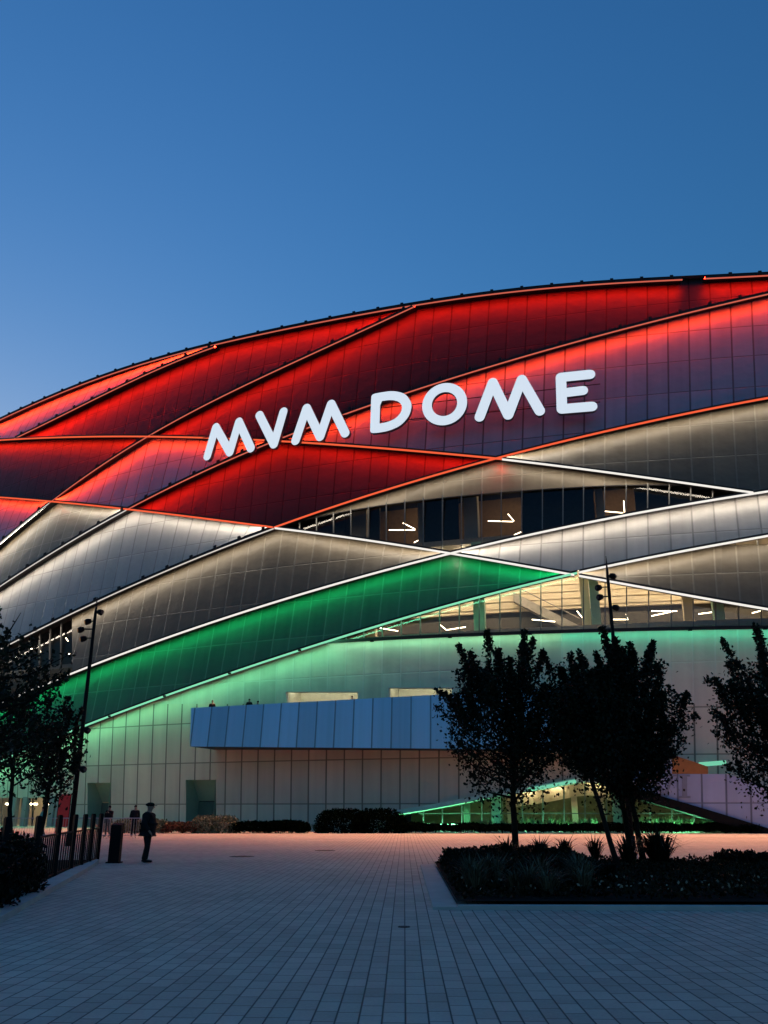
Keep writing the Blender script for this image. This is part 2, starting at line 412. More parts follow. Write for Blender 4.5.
# inside: storeys, back walls, columns, stair, lamps
def arc_box(name, az0, az1, o0, o1, z0, z1, mat, parent=None, n=48):
    mb = MB()
    for i in range(n + 1):
        az = az0 + (az1 - az0) * i / n
        mb.v += [pol(az, R + o0, z0), pol(az, R + o1, z0), pol(az, R + o1, z1), pol(az, R + o0, z1)]
    for i in range(n):
        for k in range(4): mb.f.append((4*i+k, 4*i+(k+1) % 4, 4*i+4+(k+1) % 4, 4*i+4+k)); mb.mi.append(0)
    mb.f += [(3, 2, 1, 0), (4*n, 4*n+1, 4*n+2, 4*n+3)]; mb.mi += [0, 0]
    return mb.build(name, mat, arena if parent is None else parent)
azl, azr = az_of(fac(300, 600, 0)), az_of(fac(900, 600, 0))
aza = az_of(fac(-80, 660, 0))
arc_box('floor_slab', aza, azr, -12, -1.6, 15.6, 16.0, M_slab)
arc_box('floor_slab', aza, azr, -12, -2.6, 24.1, 24.6, M_slab)
arc_box('ceiling_slab', aza, azr, -12, -4.4, 31.5, 31.8, M_ledge)
arc_box('inner_wall', azl, azr, -9.4, -9, 16.0, 19.0, M_inner_dark)
arc_box('inner_wall', azl, azr, -9.4, -8.6, 19.0, 24.1, M_beige)
arc_box('inner_wall', azl, azr, -12.4, -12, 24.6, 31.5, plain('brown_back_wall', (.22, .15, .09), .7))
M_part = plain('added_dark_partition', (.03, .032, .036), .6)
arc_box('inner_wall', aza, azl, -12.4, -12, 10.0, 31.5, M_inner_dark)
# slatted ceiling lining of the lower storey
mb = MB()
for k in range(7):
    for i in range(49):
        az = azl + (azr - azl) * i / 48; r = R - 8.55
        mb.v += [pol(az, r, 19.3 + k*.66), pol(az, r, 19.5 + k*.66), pol(az, r + .04, 19.5 + k*.66), pol(az, r + .04, 19.3 + k*.66)]
        if i < 48:
            b = len(mb.v) - 4
            for q in range(4): mb.f.append((b+q, b+(q+1) % 4, b+4+(q+1) % 4, b+4+q)); mb.mi.append(0)
mb.build('wall_slat', M_beige, arena)
def column(xa, xb, ytop, ybot, o, mat, zb, zt):
    p, q = fac(xa, ybot, o), fac(xb, ybot, o); a0, a1 = az_of(p), az_of(q); r = math.hypot(p.x-CX, p.y-CY); w = (a1 - a0) * r
    mb = MB(); lo = [pol(a0, r, zb), pol(a1, r, zb), pol(a1, r - w * .8, zb), pol(a0, r - w * .8, zb)]
    hi = [Vector((v.x, v.y, zt)) for v in lo]; mb.prism(lo, hi); return mb.build('column', mat, arena)
for xa, xb, o, m in ((474, 485, -1.6, M_col_green), (583, 592, -3.0, M_beige), (592.5, 602, -1.6, M_col_green), (686, 696, -3, M_beige), (716, 727, -1.6, M_col_green), (367, 375, -3, M_beige), (790, 800, -2.6, M_beige)):
    column(xa, xb, 570, 630, o, m, 16.0, 24.1)
for xa, xb in ((318, 323), (352, 366), (418, 423), (464, 478), (545, 550), (598, 606), (660, 665)): column(xa, xb, 500, 530, -3.4, M_col_grey, 24.6, 31.5)
def added_partition(xa, xb, o, zb, zt):
    a0, a1 = az_of(fac(xa, 510, o)), az_of(fac(xb, 510, o)); arc_box('added_partition', a0, a1, o - .2, o, zb, zt, M_part, n=4)
for xa, xb in ((300, 352), (376, 386), (428, 462), (523, 594), (634, 730)): added_partition(xa, xb, -4.2, 24.6, 31.5)  # dark panels added so some panes stay dark between the warm ones
for k, xa in enumerate((395, 500, 610)):
    a0 = az_of(fac(xa, 510, -5)); arc_box('unseen_ceiling_lamp', a0, a0 + .012, -8.2, -7.8, 31.38, 31.45, emit('unseen_amber_lamp', (1.0, .66, .32), 40), n=2)  # unseen amber lamps added to warm the upper storey
mb = MB()
a, b = fac(513, 592, -7), fac(580, 626, -7)
mb.prism([a, a + Vector((0, 0, -.9)), b + Vector((0, 0, -.9)), b], [v + Vector((.3, 1.4, 0)) for v in (a, a + Vector((0, 0, -.9)), b + Vector((0, 0, -.9)), b)])
mb.tube([a + Vector((0, 0, .7)), b + Vector((0, 0, .7))], .05, 6)
mb.build('stair_flight', M_slab, arena)
M_tube = emit('warm_tube_lamp', (1.0, .80, .54), 13)
lamps = [((389,530),(415,530)), ((403,523),(415,529)), ((414,542.5),(421,539),(431.5,545)), ((488,521),(513,521.6)), ((508,514),(514,521)),
 ((508,537.5),(521,532)), ((598,510.6),(624,513)), ((623.7,500.8),(624.5,512)), ((440,624.6),(446.4,630),(465.6,627)), ((532,619.5),(555,621.6)),
 ((577,611),(583,618.5)), ((611,619.5),(628,619.5),(626,614)), ((651.5,611),(677,611)), ((651.5,616),(673,611.4)), ((698.5,614),(713.5,612)),
 ((752,613),(768,609)), ((380,628),(398,631)), ((800,611),(824,613)), ((66,638),(68,641)), ((67,654),(71,654)), ((29,648),(32,649)), ((39.5,648),(40.5,652))]
for l in lamps:
    mb = MB(); mb.tube([fac(x, y, -5.5) for x, y in l], .035 if l[0][0] > 80 else .06, 6); mb.build('tube_lamp', M_tube, arena)
M_ceil = emit('unseen_strip_lamp', (1.0, .82, .56), 150)  # row of unseen lamps added to brighten the beige lower storey
for k in range(11):
    a0 = azl + (azr - azl) * (k + .25) / 11; a1 = azl + (azr - azl) * (k + .75) / 11
    arc_box('unseen_ceiling_lamp', a0, a1, -4.3, -4.0, 23.92, 24.0, M_ceil, n=2)
for x, y in ((735, 540), (752, 538), (765, 537), (800, 535)):
    mb = MB(); mb.tube([fac(x, y, -2), fac(x + 9, y - 1, -2)], .1, 6); mb.build('tube_lamp', M_tube, arena)

# lower wall, with slit windows, doorways and the glazed foyer cut out of it
SL = 704.0
slits = ((285, 358, 690.5), (388, 452, 686.5))
def step_low(x):
    for a, b, y in slits:
        if a < x < b: return y
    return SL
patch('lower_wall', 150, X1, lambda x: J(x) if x < 325 else K(x), step_low, M_wallup, arena, 0, 0, 8, 6, extra=[e + d for s in slits for e in s[:2] for d in (-.15, .15)])
foyer = Curve((386, 814.8), (430, 807.5), (496, 795), (545, 787), (590, 780), (615, 787), (650, 797.5), (700, 812), (765, 831.5))
doors = ((87.5, 111, 783), (186, 216, 780))
entr = (X0, 58, 798)
def ground_low(x):
    for a, b, y in doors:
        if a < x < b: return y
    if x < entr[1]: return entr[2]
    if 386 < x < 765: return foyer(x)
    return ground_y(x)
ex = [e + d for s in doors for e in s[:2] for d in (-.15, .15)] + [385.9, 386.1, 764.9, 765.1, 57.9, 58.1, 140]
patch('lower_wall', X0, X1, lambda x: J(x) if x < 142 else SL, ground_low, M_wall, arena, 0, 0, 10, 6, extra=ex)
# window slits: lit room behind, with a frame
M_slit = plain('pale_room_wall', (.62, .58, .48), .7)
for a, b, y in slits:
    t0, t1 = fac(a, y, 0), fac(b, y, 0); lo0, lo1 = fac(a, SL, 0), fac(b, SL, 0)
    mb = MB()
    for (p, q, dz0, dz1) in ((t0, t1, -.14, 0), (lo0, lo1, 0, .12)):
        mb.prism([shift(p, .06, dz0), shift(p, .06, dz1), shift(p, -.5, dz1), shift(p, -.5, dz0)], [shift(q, .06, dz0), shift(q, .06, dz1), shift(q, -.5, dz1), shift(q, -.5, dz0)])
    for p, q in ((t0, lo0), (t1, lo1)):
        d = Vector((.12, 0, 0)); mb.prism([shift(p, .05), shift(p, -.5), shift(p, -.5) + d, shift(p, .05) + d], [shift(q, .05), shift(q, -.5), shift(q, -.5) + d, shift(q, .05) + d])
    w = mb.build('slit_window', M_wallup, arena)
    mb = MB(); c = [shift(t0, -.3), shift(t1, -.3), shift(lo1, -.3), shift(lo0, -.3)]; mb.add(c, [(0, 1, 2, 3)]); mb.build('pane', M_glass, w)
    mb = MB(); back = [shift(t0, -3, .6), shift(t1, -3, .6), shift(lo1, -3, -.6), shift(lo0, -3, -.6)]; frn = [shift(t0, -.55, .3), shift(t1, -.55, .3), shift(lo1, -.55, -.1), shift(lo0, -.55, -.1)]
    mb.prism(frn, back, caps=False); mb.add(back, [(0, 1, 2, 3)]); mb.build('room_lining', M_slit, w)
    mb = MB(); mb.tube([shift(t0, -1.2, .2), shift(t1, -1.2, .2)], .05, 6); mb.build('unseen_ceiling_lamp', emit('slit_lamp', (.95, 1, .78), 16), w)
# doorways
M_jamb = plain('doorway_lining', (.26, .40, .32), .6, 0, .12); M_door = plain('dull_green_door', (.10, .17, .14), .5, 0, .15)  # green glow inside the recess is put into the lining colour
for a, b, y in doors:
    P = [fac(a, y, 0), fac(b, y, 0)]; az0, az1 = az_of(P[0]), az_of(P[1]); r = R; zt = P[0].z; dep = 2.2
    def V(az, do, z): return pol(az, r + do, z)
    mb = MB()
    mb.add([V(az0, .01, 0), V(az0, -dep, 0), V(az0, -dep, zt), V(az0, .01, zt), V(az1, .01, 0), V(az1, -dep, 0), V(az1, -dep, zt), V(az1, .01, zt)],
           [(0, 1, 2, 3), (7, 6, 5, 4), (3, 2, 6, 7)])
    d = mb.build('doorway', M_jamb, arena)
    mb = MB(); zd = zt * .55; m = (az0 + az1) / 2; g = .02 / R
    for q0, q1 in ((az0 + g, m - g), (m + g, az1 - g)):
        mb.prism([V(q0, -dep+.1, .03), V(q1, -dep+.1, .03), V(q1, -dep+.02, .03), V(q0, -dep+.02, .03)], [V(q0, -dep+.1, zd), V(q1, -dep+.1, zd), V(q1, -dep+.02, zd), V(q0, -dep+.02, zd)])
    dd = mb.build('door_leaf', M_door, d)
    mb = MB(); mb.add([V(az0, -dep+.04, zd + .06), V(az1, -dep+.04, zd + .06), V(az1, -dep+1.2, zt), V(az0, -dep+1.2, zt)], [(0, 1, 2, 3)]); mb.build('sloped_soffit', M_jamb, d)
    mb = MB(); mb.box(V(m, -dep+.14, 1.1), (.3, .06, .06), az0); mb.build('handle', M_black, d)

# balcony with its tilted steel fascia
n0 = fac(470, 720, 3.0); azb = az_of(n0); nrm = Vector((math.sin(azb), -math.cos(azb), 0)); tanv = Vector((math.cos(azb), math.sin(azb), 0))
def on_fascia(px, py, back=0.0):
    d = ray(px, py); p0 = n0 - nrm * back; t = (p0 - ORG).dot(nrm) / d.dot(nrm); return ORG + d * t
TB = .35
tl, tr_, bl, br = on_fascia(191, 708, TB), on_fascia(600, 686, TB), on_fascia(190, 746.5), on_fascia(600, 750)
balc = MB(); ncol = 26; vs = []
for i in range(ncol + 1):
    t = i / ncol; vs += [tl.lerp(tr_, t), bl.lerp(br, t)]
me = bpy.data.meshes.new('balcony'); me.from_pydata(vs, [], [(2*i, 2*i+1, 2*i+3, 2*i+2) for i in range(ncol)])
uv = me.uv_layers.new(name='UVMap')
for lp in me.loops:
    p = me.vertices[lp.vertex_index].co; uv.data[lp.index].uv = ((p - tl).dot(tanv) + .02 + 190, p.z * .05 + .4)
balcony = link('balcony_fascia', me, M_fascia, arena)
bk = lambda p, d: p - nrm * d
mb = MB()  # inner face, cap, left and right returns
it_l, it_r = bk(tl, .25), bk(tr_, .25)
mb.add([tl, tr_, it_r, it_l], [(0, 1, 2, 3)]); mb.add([it_l, it_r, bk(br, 1.9) + Vector((0, 0, .5)), bk(bl, 1.9) + Vector((0, 0, .5))], [(0, 1, 2, 3)])
mb.build('parapet_back', M_ledge, balcony)
M_ret = plain('blue_return', (.10, .2, .38), .4, .7)
mb = MB(); mb.add([tl, bl, bk(bl, 9), bk(tl, 9 - TB)], [(0, 1, 2, 3)]); mb.build('balcony_return', M_ret, balcony)
mb = MB(); mb.add([tr_, br, bk(br, 4), bk(tr_, 4 - TB)], [(3, 2, 1, 0)]); mb.build('balcony_return', M_ret, balcony)
mb = MB(); dn = Vector((0, 0, .02)); bl_, br_ = bk(bl, .4), bk(br, .4); mb.prism([bl_ + dn, br_ + dn, bk(br, 6) + dn, bk(bl, 11) + dn], [v + Vector((0, 0, .35)) for v in (bl_ + dn, br_ + dn, bk(br, 6), bk(bl, 11))]); mb.build('balcony_floor', M_ledge, balcony)
balc_floor_z = bl.z + .38

# glazed foyer at ground level
FO = -1.2
def fup(x): return foyer(x) + 1.5
gl = glaze(389, 762, fup, lambda x: ground_y(x, -.1, FO), FO, rails=(lambda x: 813.5,))
arc_box('inner_wall', az_of(fac(380, 815)), az_of(fac(775, 815)), -9, -8.6, -.1, 6, plain('olive_back_wall', (.16, .15, .08), .7))
for xa, xb, m, o in ((492, 501, M_col_green, -.3), (508, 512, M_beige, -2), (573, 579, M_beige, -2), (602, 606, M_beige, -2), (614, 623, M_col_green, -.3), (464, 470, M_col_green, -2)):
    p = fac((xa + xb) / 2, foyer((xa + xb) / 2), o); column(xa, xb, 790, 828, o, m, -.1, p.z)
M_lintel = plain('foyer_lintel', (.5, .42, .3), .6)
xs = span(505, 612, 8); mb = MB()
for x in xs:
    a = fac(x, foyer(x) + 2, -1.9); mb.v += [a, shift(a, 0, -1.0)]
for i in range(len(xs) - 1): mb.f.append((2*i, 2*i+1, 2*i+3, 2*i+2)); mb.mi.append(0)
mb.build('lintel_panel', M_lintel, arena)
mb = MB()   # roof edge of the foyer
for (xa, xb) in ((386, 612),):
    P = [fac(x, foyer(x), .8) for x in span(xa, xb, 8)]; prof = [(0, -.12), (0, .22), (-2.2, .22), (-2.2, -.12)]
    for p in P: mb.v += [shift(p, o, dz) for o, dz in prof]
    for i in range(len(P) - 1):
        for k in range(4): mb.f.append((4*i+k, 4*i+(k+1) % 4, 4*i+4+(k+1) % 4, 4*i+4+k)); mb.mi.append(0)
mb.build('foyer_roof_edge', plain('pale_edge', (.5, .62, .55), .5), arena)
LGf = emit('foyer_green_line', (.28, .95, .62), .62)
for xa, xb in ((528, 576),):
    mb = MB(); mb.tube([fac(x, foyer(x), .9) for x in span(xa, xb, 8)], .13, 6); mb.build('line_light', LGf, arena)
M_gfl = emit('green_floor_lamp', (.22, 1.0, .46), 75)
for xa, xb in ((402, 424), (436, 462), (470, 490), (520, 548), (552, 572), (583, 600), (640, 668), (672, 700)):
    p, q = fac(xa, 826, -.2), fac(xb, 826, -.2); p.z = q.z = .42
    mb = MB(); mb.tube([p, q], .05, 6); mb.build('floor_lamp', M_gfl, arena)
M_wfl = emit('foyer_lamp', (1.0, .82, .5), 60)
for x in (520, 548, 590, 650):  # foyer lamps added out of view to light the beige lintel
    p, q = fac(x, foyer(x + 7) - 1.5, -1.5), fac(x + 14, foyer(x + 7) - 1.5, -1.5); mb = MB(); mb.tube([p, q], .05, 6); mb.build('tube_lamp', M_wfl, arena)
# left entrance
az0, az1 = az_of(fac(X0, 815)), az_of(fac(58, 815))
glaze(X0, 58, lambda x: entr[2], lambda x: ground_y(x, -.1, -.6), -.6)
arc_box('inner_wall', az0, az1, -7, -6.6, -.1, 4.5, M_beige, n=12)
for xa, xb in ((8, 12), (19, 23), (46, 51), (53, 57)): column(xa, xb, 800, 828, .1, M_col_grey, -.1, fac(xa, 797, .1).z)
for x in (6, 30, 44):
    mb = MB(); mb.tube([fac(x, 804, -3), fac(x + 7, 804, -3)], .07, 6); mb.build('tube_lamp', M_wfl, arena)
# ramp on the right: dark raking beam, lavender flank, head with an orange glow painted in
RO = 3.0
rtop = Curve((612, 738), (650, 748), (690, 760.5), (720, 771), (768, 789), (900, 838))
rbot = Curve((612, 786.5), (650, 797.5), (700, 812), (765, 832), (800, 843))
me_r = patch('ramp_flank', 612, 800, lambda x: max(rtop(x), 774 if x > 672 else 760), rbot, M_ramp, arena, RO, RO, 4, 6)
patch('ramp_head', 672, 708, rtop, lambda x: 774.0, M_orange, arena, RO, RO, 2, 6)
mb = MB(); P = [fac(x, rbot(x), RO + .3) for x in span(610, 800, 8)]
for p in P: mb.v += [shift(p, o, dz) for o, dz in ((0, -.32), (0, .32), (-3.3, .32), (-3.3, -.32))]
for i in range(len(P) - 1):
    for k in range(4): mb.f.append((4*i+k, 4*i+(k+1) % 4, 4*i+4+(k+1) % 4, 4*i+4+k)); mb.mi.append(0)
mb.f += [(0, 1, 2, 3), tuple(4*(len(P)-1) + k for k in (3, 2, 1, 0))]; mb.mi += [0, 0]
mb.build('ramp_beam', M_black, arena)
mb = MB(); mb.tube([fac(699, 764.5, 1.0), fac(726, 762.5, 1.0)], .16, 6); mb.build('line_light', LGf, arena)
# faint serif lettering on the flank
def flat_poly(name, polys, o, mat, parent, thick=.03):
    mb = MB()
    for poly in polys:
        f = [fac(x, y, o) for x, y in poly]; mb.prism(f, [shift(p, thick) for p in f])
    return mb.build(name, mat, parent)
M_vi = plain('dusky_lettering', (.20, .215, .30), .6, 0, .1)
flat_poly('letter', [[(651, 776), (655, 776), (664.5, 792), (664, 797.5), (662, 797.5)], [(670.5, 776), (673.5, 776), (667, 797.5), (662.5, 797.5)], [(648, 774.6), (658, 774.6), (658, 776.4), (648, 776.4)], [(667, 774.6), (677, 774.6), (677, 776.4), (667, 776.4)]], RO + .04, M_vi, me_r)
flat_poly('letter', [[(682, 776), (687, 776), (687, 796.4), (682, 796.4)], [(679, 774.6), (690, 774.6), (690, 776.6), (679, 776.6)], [(678.5, 796), (690.5, 796), (690.5, 798), (678.5, 798)]], RO + .045, M_vi, me_r)

# roof and the rest of the drum
mb = MB(); xs = span(X0, X1, 10); rim = [shift(fac(x, T(x), .6), 0, .15) for x in xs]
azA, azB = az_of(rim[0]), az_of(rim[-1]); zA, zB = rim[0].z, rim[-1].z
nb = 60; full = 2 * PI - (azB - azA)
for i in range(1, nb):
    t = i / nb; az = azB + full * t; rim.append(pol(az, R - 4.5, zB + (zA - zB) * t))
nr = len(rim); mb.v = list(rim)
for ring, (k, dz) in enumerate(((.8, 2.5), (.5, 5.0), (.2, 6.5))):
    for p in rim: mb.v.append(Vector((CX + (p.x - CX) * k, CY + (p.y - CY) * k, 47.5 * (1 - k) + p.z * k + dz)))
for ring in range(3):
    for i in range(nr): mb.f.append((ring*nr+i, ring*nr+(i+1) % nr, (ring+1)*nr+(i+1) % nr, (ring+1)*nr+i)); mb.mi.append(0)
mb.f.append(tuple(3*nr + i for i in range(nr))); mb.mi.append(0)
mb.build('roof', M_roof, arena, True)
mb = MB(); vs = []
for i in range(nb + 1):
    az = azB + full * i / nb
    for z in (0, 12, 24, 36, zB + (zA - zB) * i / nb): vs.append(pol(az, rad(z), z))
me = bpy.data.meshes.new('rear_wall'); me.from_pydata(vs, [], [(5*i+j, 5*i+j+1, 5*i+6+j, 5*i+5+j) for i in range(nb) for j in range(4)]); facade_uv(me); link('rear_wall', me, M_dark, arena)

# ------------------------------------------------------------------ the roof-level sign
M_face = emit('lit_letter_face', (.66, .76, .88), 1.0); M_side = plain('letter_return', (.10, .11, .13), .4, .4)
SO = 2.0
sgn = empty('building_sign', fac(400, 420, SO), 'large illuminated white rounded capitals reading MVM DOME across the red ribbons', 'sign')
def in_plane(p, q, h): return p
def strokes(polylines, w):
    """rounded strokes cut from one slab along the facade"""
    mb = MB()
    import mathutils
    c = fac(sum(x for l in polylines for x, y in l) / sum(len(l) for l in polylines), sum(y for l in polylines for x, y in l) / sum(len(l) for l in polylines), SO)
    az = az_of(c); ex_, ey_, ez_ = Vector((math.cos(az), math.sin(az), 0)), Vector((math.sin(az), -math.cos(az), 0)), Vector((0, 0, 1))
    def to2(x, y):
        d = ray(x, y); t = (c - ORG).dot(ey_) / d.dot(ey_); v = ORG + d * t - c; return Vector((v.dot(ex_), v.dot(ez_)))
    cu = bpy.data.curves.new('tmp', 'CURVE'); cu.dimensions = '2D'; cu.fill_mode = 'BOTH'
    return c, ex_, ey_, ez_, [[to2(x, y) for x, y in l] for l in polylines]
def outline(pts, w, closed=False):
    """outline polygon of a round-capped, round-joined polyline"""
    n = len(pts); L_, R_ = [], []
    def perp(a, b):
        d = (b - a).normalized(); return Vector((-d.y, d.x))
    def arc(c, a0, a1, k=8): return [c + Vector((math.cos(a0 + (a1 - a0) * i / k), math.sin(a0 + (a1 - a0) * i / k))) * w for i in range(k + 1)]
    segs = n if closed else n - 1
    def side(seq):
        out = []
        for i in range(len(seq) - 1):
            p = perp(seq[i], seq[i+1]) * w; a, b = seq[i] + p, seq[i+1] + p
            if i < len(seq) - 2:
                p2 = perp(seq[i+1], seq[i+2]) * w; d1 = (seq[i+1] - seq[i]).normalized(); d2 = (seq[i+2] - seq[i+1]).normalized()
                cr = d1.x * d2.y - d1.y * d2.x
                if i == 0: out.append(a)
                if cr < 0:      # outer corner: arc
                    a0 = math.atan2(p.y, p.x); a1 = math.atan2(p2.y, p2.x)
                    while a1 > a0: a1 -= 2 * PI
                    out += arc(seq[i+1], a0, a1, 6)
                else:           # inner corner: mitre
                    m = (p + p2).normalized(); k = w / max(.2, m.dot(p.normalized())); out.append(seq[i+1] + m * k)
            else:
                if i == 0: out.append(a)
                out.append(b)
        return out
    f = side(pts); r = side(pts[::-1])
    pe = perp(pts[-2], pts[-1]); ps = perp(pts[1], pts[0])
    a0 = math.atan2(pe.y, pe.x); a1 = math.atan2(ps.y, ps.x)
    return f + arc(pts[-1], a0, a0 - PI)[1:-1] + r + arc(pts[0], a1, a1 - PI)[1:-1]
def solid_letter(c, ex_, ey_, ez_, loops, holes, depth=.45):
    import mathutils
    allp = [loops] + holes
    tris = mathutils.geometry.tessellate_polygon([[Vector((p.x, p.y, 0)) for p in lp] for lp in allp])
    flat = [p for lp in allp for p in lp]; n = len(flat); mb = MB()
    P3 = lambda p, d: c + ex_ * p.x + ez_ * p.y + ey_ * d
    mb.v = [P3(p, depth / 2) for p in flat] + [P3(p, -depth / 2) for p in flat]
    for t in tris:
        a, b, d = (flat[i] for i in t)
        if (b.x - a.x) * (d.y - a.y) - (b.y - a.y) * (d.x - a.x) < 0: t = t[::-1]
        mb.f += [tuple(t), tuple(i + n for i in t[::-1])]; mb.mi += [0, 1]
    k = 0
    for lp in allp:
        for i in range(len(lp)):
            a, b = k + i, k + (i + 1) % len(lp); mb.f.append((a, b, b + n, a + n)); mb.mi.append(1)
        k += len(lp)
    return mb.build('letter', [M_face, M_side], sgn)
SW = .47
def stroke_letter(pl):
    c, a, b, z, ls = strokes([pl], SW); solid_letter(c, a, b, z, outline(ls[0], SW), [])
M1 = [(208.5, 457), (217, 428), (231, 453), (240, 422.5), (252, 449)]
stroke_letter(M1)
stroke_letter([(260.5, 416), (275, 445), (284.5, 412.5)])
stroke_letter([(296.5, 441.5), (307.5, 409), (321, 437.5), (332, 405), (346, 434)])
stroke_letter([(480, 418), (493, 383.5), (508.5, 416), (522, 380.5), (540, 412)])
# D
c, a, b, z, ls = strokes([[(376.6, 398.8), (376.4, 401.5), (375.6, 427), (375.6, 429.4), (378.5, 429.3), (389, 427.4), (399, 423), (406, 415), (408, 406), (403, 398.6), (393, 396.2), (380, 398)]], SW)
g = ls[0]
def rounded_ring(pts, w, k=3):
    n = len(pts)
    def off(s, sharp):
        out = []
        for i in range(n):
            p0, p, p1 = pts[i-1], pts[i], pts[(i+1) % n]; d0, d1 = (p - p0).normalized(), (p1 - p).normalized()
            n0, n1 = Vector((-d0.y, d0.x)), Vector((-d1.y, d1.x)); m = (n0 + n1).normalized(); out.append(p + m * (s * w / max(.55, m.dot(n0))))
        return out
    return off(1, 0), off(-1, 0)
def ccw(l): return sum(l[i].x * l[(i+1) % len(l)].y - l[(i+1) % len(l)].x * l[i].y for i in range(len(l))) > 0
def chaikin(l, it=2):
    for _ in range(it):
        l = [v for i in range(len(l)) for v in (l[i].lerp(l[(i+1) % len(l)], .22), l[i].lerp(l[(i+1) % len(l)], .78))]
    return l
def ring_letter(c, a, b, z, g, soft=2):
    if not ccw(g): g = g[::-1]
    inn, out = rounded_ring(g, SW); solid_letter(c, a, b, z, chaikin(out, 2), [chaikin(inn, 1)])
ring_letter(c, a, b, z, g)
# O
c, a, b, z, ls = strokes([[(427, 405), (463, 405), (445, 388), (445, 422)]], SW)
rx, rz = (ls[0][1] - ls[0][0]).length / 2 - .05, abs(ls[0][2].y - ls[0][3].y) / 2 - .05
ring_letter(c, a, b, z, [Vector((rx * math.cos(t * PI / 14), rz * math.sin(t * PI / 14))) for t in range(28)])
# E
c, a, b, z, ls = strokes([[(590, 375.5), (561, 378.5), (562, 410), (592, 407.5)], [(562, 394), (583, 391.5)]], SW)
e = ls[0]; oc = outline(e, SW)
solid_letter(c, a, b, z, oc, []); 
lastE = [o for o in sgn.children][-1]
m0, m1 = ls[1]; bar = outline([m0 + Vector((SW * .6, 0)), m1], SW)
mbE = MB(); tmp = solid_letter(c, a, b, z, outline([m0 + Vector((SW * 1.0 + .002, 0)), m1], SW * .96), [], .43)
# join the middle bar into the E
me1, me2 = lastE.data, tmp.data
mb = MB(); mb.v = [v.co.copy() for v in me1.vertices]; mb.f = [tuple(p.vertices) for p in me1.polygons]; mb.mi = [p.material_index for p in me1.polygons]
mb.add([v.co.copy() for v in me2.vertices], [tuple(p.vertices) for p in me2.polygons]); mb.mi[len(me1.polygons):] = [p.material_index for p in me2.polygons]
bpy.data.objects.remove(tmp); bpy.data.objects.remove(lastE)
mb.build('letter', [M_face, M_side], sgn)
for (x0, y0, x1, y1) in ((203, 438, 352, 414), (203, 452, 352, 427), (372, 409, 600, 384), (372, 423, 600, 402)):
    mb = MB(); n = 12; mb.tube([fac(x0 + (x1-x0)*i/n, y0 + (y1-y0)*i/n, SO - .55) for i in range(n + 1)], .05, 5)
    for i in range(0, n + 1, 2):
        p = fac(x0 + (x1-x0)*i/n, y0 + (y1-y0)*i/n, SO - .55); mb.tube([p, shift(p, -.02)], .03, 5)
    mb.build('rail', M_ledge, sgn)

# ------------------------------------------------------------------ ground
def pavers():
    q = NT('grey_pavers'); g = q.n('ShaderNodeNewGeometry'); sp = q.n('ShaderNodeSeparateXYZ'); q.l(g.outputs['Position'], sp.inputs[0])
    W, Lh = .188, .37
    u = q.math('DIVIDE', sp.outputs[0], W); cu = q.math('FLOOR', u)
    wn = q.n('ShaderNodeTexWhiteNoise', noise_dimensions='1D'); q.l(cu, wn.inputs['W'])
    v = q.math('ADD', q.math('DIVIDE', sp.outputs[1], Lh), q.math('MULTIPLY', wn.outputs['Value'], 7.3)); cv = q.math('FLOOR', v)
    def edge(t, size, w):
        fr = q.math('FRACT', t); d = q.math('MINIMUM', fr, q.math('SUBTRACT', 1.0, fr))
        mr = q.n('ShaderNodeMapRange'); mr.inputs[1].default_value = w / size * .3; mr.inputs[2].default_value = w / size; mr.inputs[3].default_value = 1; mr.inputs[4].default_value = 0
        q.l(d, mr.inputs[0]); return mr.outputs[0]
    s = q.math('MAXIMUM', edge(u, W, .0105), q.math('MULTIPLY', edge(v, Lh, .0105), .95))
    cb = q.n('ShaderNodeCombineXYZ'); q.l(cu, cb.inputs[0]); q.l(cv, cb.inputs[1])
    w2 = q.n('ShaderNodeTexWhiteNoise', noise_dimensions='3D'); q.l(cb.outputs[0], w2.inputs['Vector'])
    big = q.noise(.25, 5, g.outputs['Position']); fine = q.noise(28, 6, g.outputs['Position']); med = q.noise(2.2, 5, g.outputs['Position'])
    val = q.math('ADD', q.math('MULTIPLY', w2.outputs['Value'], .24), q.math('ADD', q.math('MULTIPLY', big, .6), q.math('ADD', q.math('MULTIPLY', fine, .35), q.math('ADD', q.math('MULTIPLY', med, .35), .18))))
    vc = q.n('ShaderNodeVectorMath', operation='SCALE'); vc.inputs[0].default_value = (.50, .445, .375); q.l(val, vc.inputs['Scale'])
    q.l(q.mix(s, vc.outputs[0], (.055, .055, .055, 1)), q.b.inputs['Base Color'])
    q.l(q.math('ADD', q.math('MULTIPLY', med, .2), .52), q.b.inputs['Roughness']); q.b.inputs['Specular IOR Level'].default_value = .25
    bn = q.n('ShaderNodeBump'); bn.inputs['Strength'].default_value = .7; bn.inputs['Distance'].default_value = 1.0
    q.l(q.math('ADD', q.math('SUBTRACT', q.math('MULTIPLY', fine, .004), q.math('MULTIPLY', s, .008)), q.math('MULTIPLY', w2.outputs['Value'], .003)), bn.inputs['Height']); q.l(bn.outputs[0], q.b.inputs['Normal'])
    return q.m
M_pav = pavers()
mb = MB(); mb.add([(-1500, -600, 0), (1500, -600, 0), (1500, 2500, 0), (-1500, 2500, 0)], [(0, 1, 2, 3)])
tag(mb.build('plaza_pavement', M_pav), kind='structure')
M_kerb = plain('kerb_stone', (.44, .42, .38), .7, 0, .25, 2.0, .3)
M_soil = plain('dark_soil', (.012, .010, .008), .95, 0, .5, 2.5, .8)
